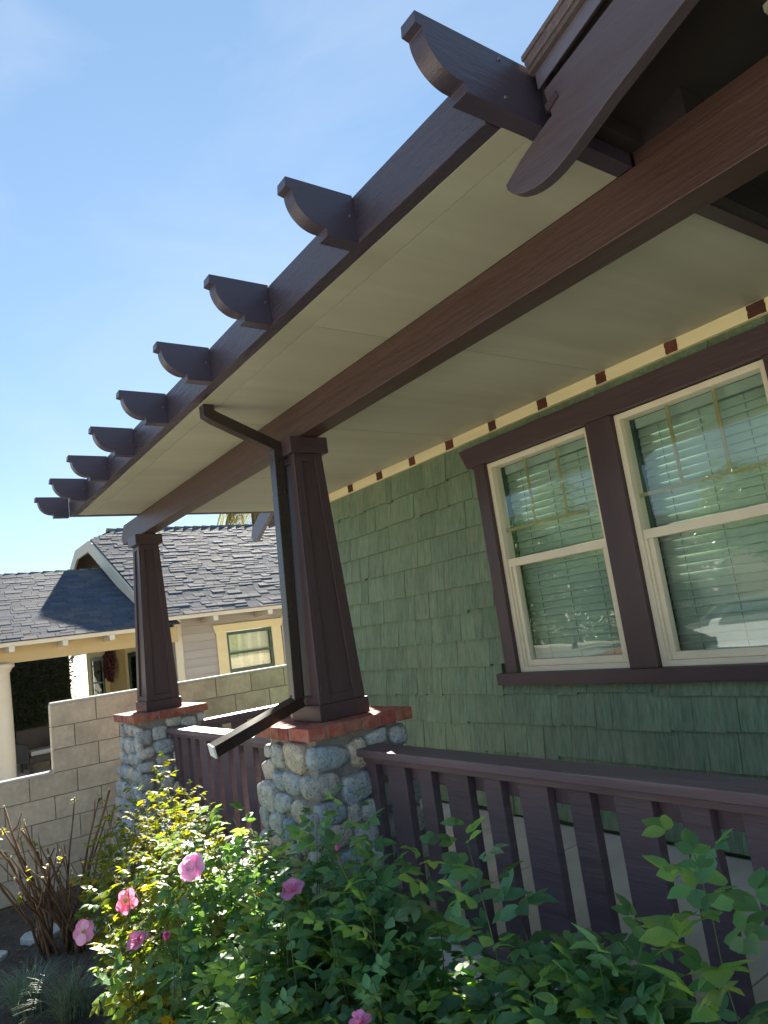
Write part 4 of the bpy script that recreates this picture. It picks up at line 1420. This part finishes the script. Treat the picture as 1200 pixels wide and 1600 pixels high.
# ---- stepping stones
def step_stone(x, y, rx, ry, label, seed):
    rnd = random.Random(seed)
    poly = []
    for k in range(16):
        a = 2 * math.pi * k / 16
        r = rnd.uniform(0.88, 1.08)
        poly.append((x + rx * r * math.cos(a), y + ry * r * math.sin(a)))
    o = obj('stepping_stone', MB().prism(poly, 2, -0.01, 0.05), M['pebble'], bevel=0.012)
    tag(o, label, 'stone', 'pale stepping stones')
step_stone(-6.28, 0.95, 0.13, 0.15, 'pale flat stone on the soil behind the bare canes', 1)
step_stone(-6.02, 1.28, 0.14, 0.12, 'pale flat stone between the bare canes and the rose bush', 2)
step_stone(-6.12, 0.55, 0.13, 0.15, 'pale flat stone at the left edge, above the grass clump', 3)

# ---- fallen leaves and bits on the soil
random.seed(61)
lt = MB()
for q in range(900):
    p = Vector((U(-7.2, -1.0), U(0.25, 1.65), U(0.02, 0.035)))
    leaf_mb(lt, p, Vector((U(-1, 1), U(-1, 1), U(-0.1, 0.2))), Vector((U(-.3, .3), U(-.3, .3), 1)), U(0.02, 0.045), U(0.012, 0.025), random.choice([(0.13, 0.08, 0.04), (0.20, 0.13, 0.06), (0.09, 0.06, 0.04), (0.26, 0.2, 0.1)]))
tag(obj('leaf_litter', lt, M['leaf']), 'dry brown leaf litter scattered on the garden soil', 'litter', kind='stuff')

# ================================================================== trees and hedges
def tree(name, label, cat, x, y, h, rx, rz_, trunk_h, n, L, cols, seed, group=None, dense=1.0):
    random.seed(seed)
    t = thing(name, label, cat, (x, y, 0), group)
    tb = MB()
    top = Vector((x + U(-.2, .2), y + U(-.2, .2), trunk_h))
    tb.tube([(x, y, -0.05), (x + 0.03, y, trunk_h * 0.5), top], [0.05 * h * 0.5, 0.035 * h * 0.5, 0.028 * h * 0.5], 9)
    cz = trunk_h + rz_ * 0.75
    clumps = []
    for k in range(max(10, int(26 * dense))):
        a = U(0, 6.283)
        el = U(-0.6, 1.0)
        q = U(0.45, 0.95)
        c = Vector((x + rx * q * math.cos(a) * math.cos(el), y + rx * q * math.sin(a) * math.cos(el), cz + rz_ * q * math.sin(el)))
        clumps.append((c, U(0.22, 0.42) * rx))
        tb.tube([top - Vector((0, 0, U(0, trunk_h * 0.3))), top.lerp(c, 0.5) + Vector((U(-.1, .1), U(-.1, .1), 0.1 * rx)), c], [0.011 * h * 0.5, 0.007 * h * 0.5, 0.003 * h * 0.5], 5)
    obj('trunk', tb, M['trunk'], t, smooth=True)
    mb_ = MB()
    for k in range(n):
        c, r = random.choice(clumps)
        v = Vector((random.gauss(0, 1), random.gauss(0, 1), random.gauss(0, 0.8))).normalized() * r * U(0.4, 1.0) ** 0.6
        p = c + v
        col = random.choice(cols)
        kx = U(0.75, 1.25)
        leaf_mb(mb_, p, Vector((U(-1, 1), U(-1, 1), U(-0.8, 0.5))), v + Vector((U(-.6, .6), U(-.6, .6), 0.7)), L * U(0.7, 1.2), L * 0.5, tuple(q * kx for q in col))
    cr = obj('crown', mb_, M['tree_leaf'], t)
    cr['kind'] = 'stuff'
    return t
GR = [(0.06, 0.11, 0.03), (0.08, 0.13, 0.035), (0.05, 0.09, 0.03), (0.10, 0.15, 0.04)]
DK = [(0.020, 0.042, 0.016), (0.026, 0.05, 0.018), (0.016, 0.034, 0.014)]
# the dark hedge seen through the neighbour's porch
random.seed(71)
hd = thing('hedge', 'tall dark clipped hedge seen through the neighbour porch', 'hedge', (-20.5, 2.6, 0))
mb_ = MB()
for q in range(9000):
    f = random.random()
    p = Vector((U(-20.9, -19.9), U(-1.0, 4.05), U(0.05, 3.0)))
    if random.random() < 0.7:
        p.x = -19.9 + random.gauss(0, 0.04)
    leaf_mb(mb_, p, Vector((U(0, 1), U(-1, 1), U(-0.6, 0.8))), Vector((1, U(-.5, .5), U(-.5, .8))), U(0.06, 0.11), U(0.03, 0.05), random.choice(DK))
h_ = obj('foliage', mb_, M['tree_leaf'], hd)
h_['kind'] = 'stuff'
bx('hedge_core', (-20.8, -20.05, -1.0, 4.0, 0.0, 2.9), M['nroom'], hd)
# tree with drooping sprays behind the neighbour's roof
random.seed(72)
pm = thing('palm_tree', 'palm with drooping dry fronds behind the neighbour roof ridge', 'palm tree', (-25.5, 12.4, 0))
obj('trunk', MB().tube([(-25.5, 12.4, 0), (-25.4, 12.3, 4.5), (-25.5, 12.4, 8.2)], [0.22, 0.18, 0.16], 10), M['trunk'], pm, smooth=True)
for q in range(34):
    a = U(0, 6.283)
    d = Vector((math.cos(a), math.sin(a), 0))
    L0 = U(1.4, 2.1)
    fm = MB()
    pts = []
    for i in range(8):
        u = i / 7
        pts.append(Vector((-25.5, 12.4, 8.2)) + d * L0 * (u - 0.25 * u * u) + Vector((0, 0, 0.55 * u - U(1.9, 2.4) * u * u)))
    for i in range(7):
        for w in range(5):
            p = pts[i].lerp(pts[i + 1], w / 5)
            for sg in (-1, 1):
                sd = d.cross(Vector((0, 0, 1))) * sg
                leaf_mb(fm, p, sd * 0.8 + d * 0.4 + Vector((0, 0, -0.9)), Vector((0, 0, 1)), U(0.28, 0.42), 0.035, random.choice([(0.10, 0.12, 0.04), (0.16, 0.14, 0.06), (0.22, 0.17, 0.08)]))
    obj('frond', fm, M['tree_leaf'], pm)
# across the street: what the window panes mirror
tree('street_tree', 'sunlit round tree across the street, mirrored in the left window', 'tree', -19.5, -15.8, 5.5, 3.4, 2.3, 0.7, 15000, 0.17, GR, 81, 'trees across the street', 1.4)
tree('street_tree', 'broad sunlit tree across the street beyond the parked car', 'tree', -12.5, -20.5, 7, 3.2, 2.6, 1.9, 13000, 0.19, GR, 82, 'trees across the street', 1.3)
tree('street_tree', 'taller sunlit tree across the street, furthest along the road', 'tree', -27.0, -22.0, 9, 4.2, 3.4, 2.6, 12000, 0.24, GR, 83, 'trees across the street', 1.3)
random.seed(84)
hq = thing('hedge', 'leafy hedge along the far side of the street', 'hedge', (-12, -18.6, 0))
mb_ = MB()
for q in range(9000):
    p = Vector((U(-26, -6), -18.8 + random.gauss(0, 0.3), U(0, 1.1) * U(0.75, 1.0)))
    leaf_mb(mb_, p, Vector((U(-1, 1), U(-1, 1), U(-0.3, 1))), Vector((U(-.5, .5), 1, 0.6)), U(0.10, 0.18), U(0.06, 0.09), random.choice(GR))
h_ = obj('foliage', mb_, M['tree_leaf'], hq)
h_['kind'] = 'stuff'

def fill_house(x, y, w, h, wallc, label):  # unseen houses opposite, added to bounce sunlight onto the shaded porch
    t = thing('fill_house', label, 'house', (x, y, 0), 'houses added across the street to bounce light')
    obj('wall', MB().box(x - w / 2, x + w / 2, y - 8, y, 0, h), wallc, t)
    obj('roof', MB().prism([(x - w / 2 - 0.5, h - 0.05), (x + w / 2 + 0.5, h - 0.05), (x, h + w * 0.24)], 1, y - 8.5, y + 0.6), M['roofedge'], t)
    for k in (-0.28, 0.28):
        f = bx('window', (x + w * k - 0.8, x + w * k + 0.8, y + 0.001, y + 0.06, 0.9, 2.3), M['white'], t)
        bx('pane', (x + w * k - 0.7, x + w * k - 0.03, y + 0.061, y + 0.07, 1.0, 2.2), M['ngreen'], f)
        bx('pane', (x + w * k + 0.03, x + w * k + 0.7, y + 0.061, y + 0.07, 1.0, 2.2), M['ngreen'], f)
    dr = bx('door', (x - 0.45, x + 0.45, y + 0.001, y + 0.05, 0.1, 2.15), M['brown_z'], t)
    bx('handle', (x + 0.32, x + 0.36, y + 0.0505, y + 0.09, 1.05, 1.10), M['screw'], dr)
M['stucco'] = mat('white_stucco', (0.74, 0.70, 0.62), 0.9, 8, 0.08, 0.4, 60)
M['stucco_pink'] = mat('pale_peach_stucco', (0.70, 0.56, 0.46), 0.9, 8, 0.08, 0.4, 60)
fill_house(-24, -27, 11, 3.6, M['stucco'], 'white stucco house added across the street to bounce light, behind the tallest tree')
fill_house(-9, -26, 12, 3.8, M['stucco_pink'], 'peach stucco house added across the street to bounce light, behind the parked car')
fill_house(6, -27, 12, 3.6, M['stucco'], 'white stucco house added across the street to bounce light, straight out from the porch')
struct(bx('far_sidewalk', (-60, 40, -18.2, -17.0, -0.010, 0.006), M['walk']))

# a parked car, mirrored in the right window
car = thing('parked_car', 'silver car parked at the kerb, mirrored in the right window pane', 'car', (-9.0, -10.3, 0))
prof = [(-2.2, 0.30), (-2.25, 0.62), (-2.1, 0.84), (-1.15, 0.95), (-0.55, 1.38), (0.75, 1.42), (1.5, 1.02), (2.1, 0.94), (2.22, 0.6), (2.2, 0.30)]
rings = []
for s_, wd in ((-1, 0.70), (-0.86, 0.86), (0, 0.88), (0.86, 0.86), (1, 0.70)):
    ring = []
    for (px_, pz_) in prof:
        inset = max(0, pz_ - 0.95) * 0.42
        ring.append((-9.0 + px_ * (1 if abs(s_) < 1 else 0.985), -10.3 + math.copysign(max(0, wd - inset), s_) if s_ else -10.3, pz_ * (1 if abs(s_) < 1 else 0.985)))
    rings.append(ring)
n = len(prof)
vs = [p for r in rings for p in r]
fs = []
for i in range(4):
    for k in range(n - 1):
        a = i * n + k
        fs.append((a, a + 1, a + n + 1, a + n))
    fs.append((i * n + n - 1, i * n, (i + 1) * n, (i + 1) * n + n - 1))
fs += [tuple(range(n))[::-1], tuple(4 * n + k for k in range(n))]
cb = obj('body', MB().add(vs, fs), M['carpaint'], car, bevel=0.03)
gs = MB()
for sg in (-1, 1):
    yq = -10.3 + sg * 0.80
    gs.add([(-9.0 - 0.95, yq + sg * 0.075, 0.98), (-9.0 - 0.45, yq - sg * 0.085, 1.33), (-9.0 + 0.70, yq - sg * 0.095, 1.36), (-9.0 + 1.30, yq + sg * 0.06, 1.02)], [(0, 1, 2, 3)])
obj('side_window', gs, M['carglass'], car)
for xw in (-1.38, 1.38):
    for sg in (-1, 1):
        w_ = MB().lathe(0, 0, [(0.20, -0.10), (0.31, -0.10), (0.33, -0.06), (0.33, 0.06), (0.31, 0.10), (0.20, 0.10)], 20)
        wo_ = obj('wheel', w_, M['tyre'], car)
        wo_.location = (-9.0 + xw, -10.3 + sg * 0.80, 0.33)
        wo_.rotation_euler = (math.pi / 2, 0, 0)
        rm = MB().lathe(0, 0, [(0.19, -0.105), (0.16, -0.115), (0.16, 0.115), (0.19, 0.105)], 20)
        obj('rim', rm, M['carpaint'], wo_)
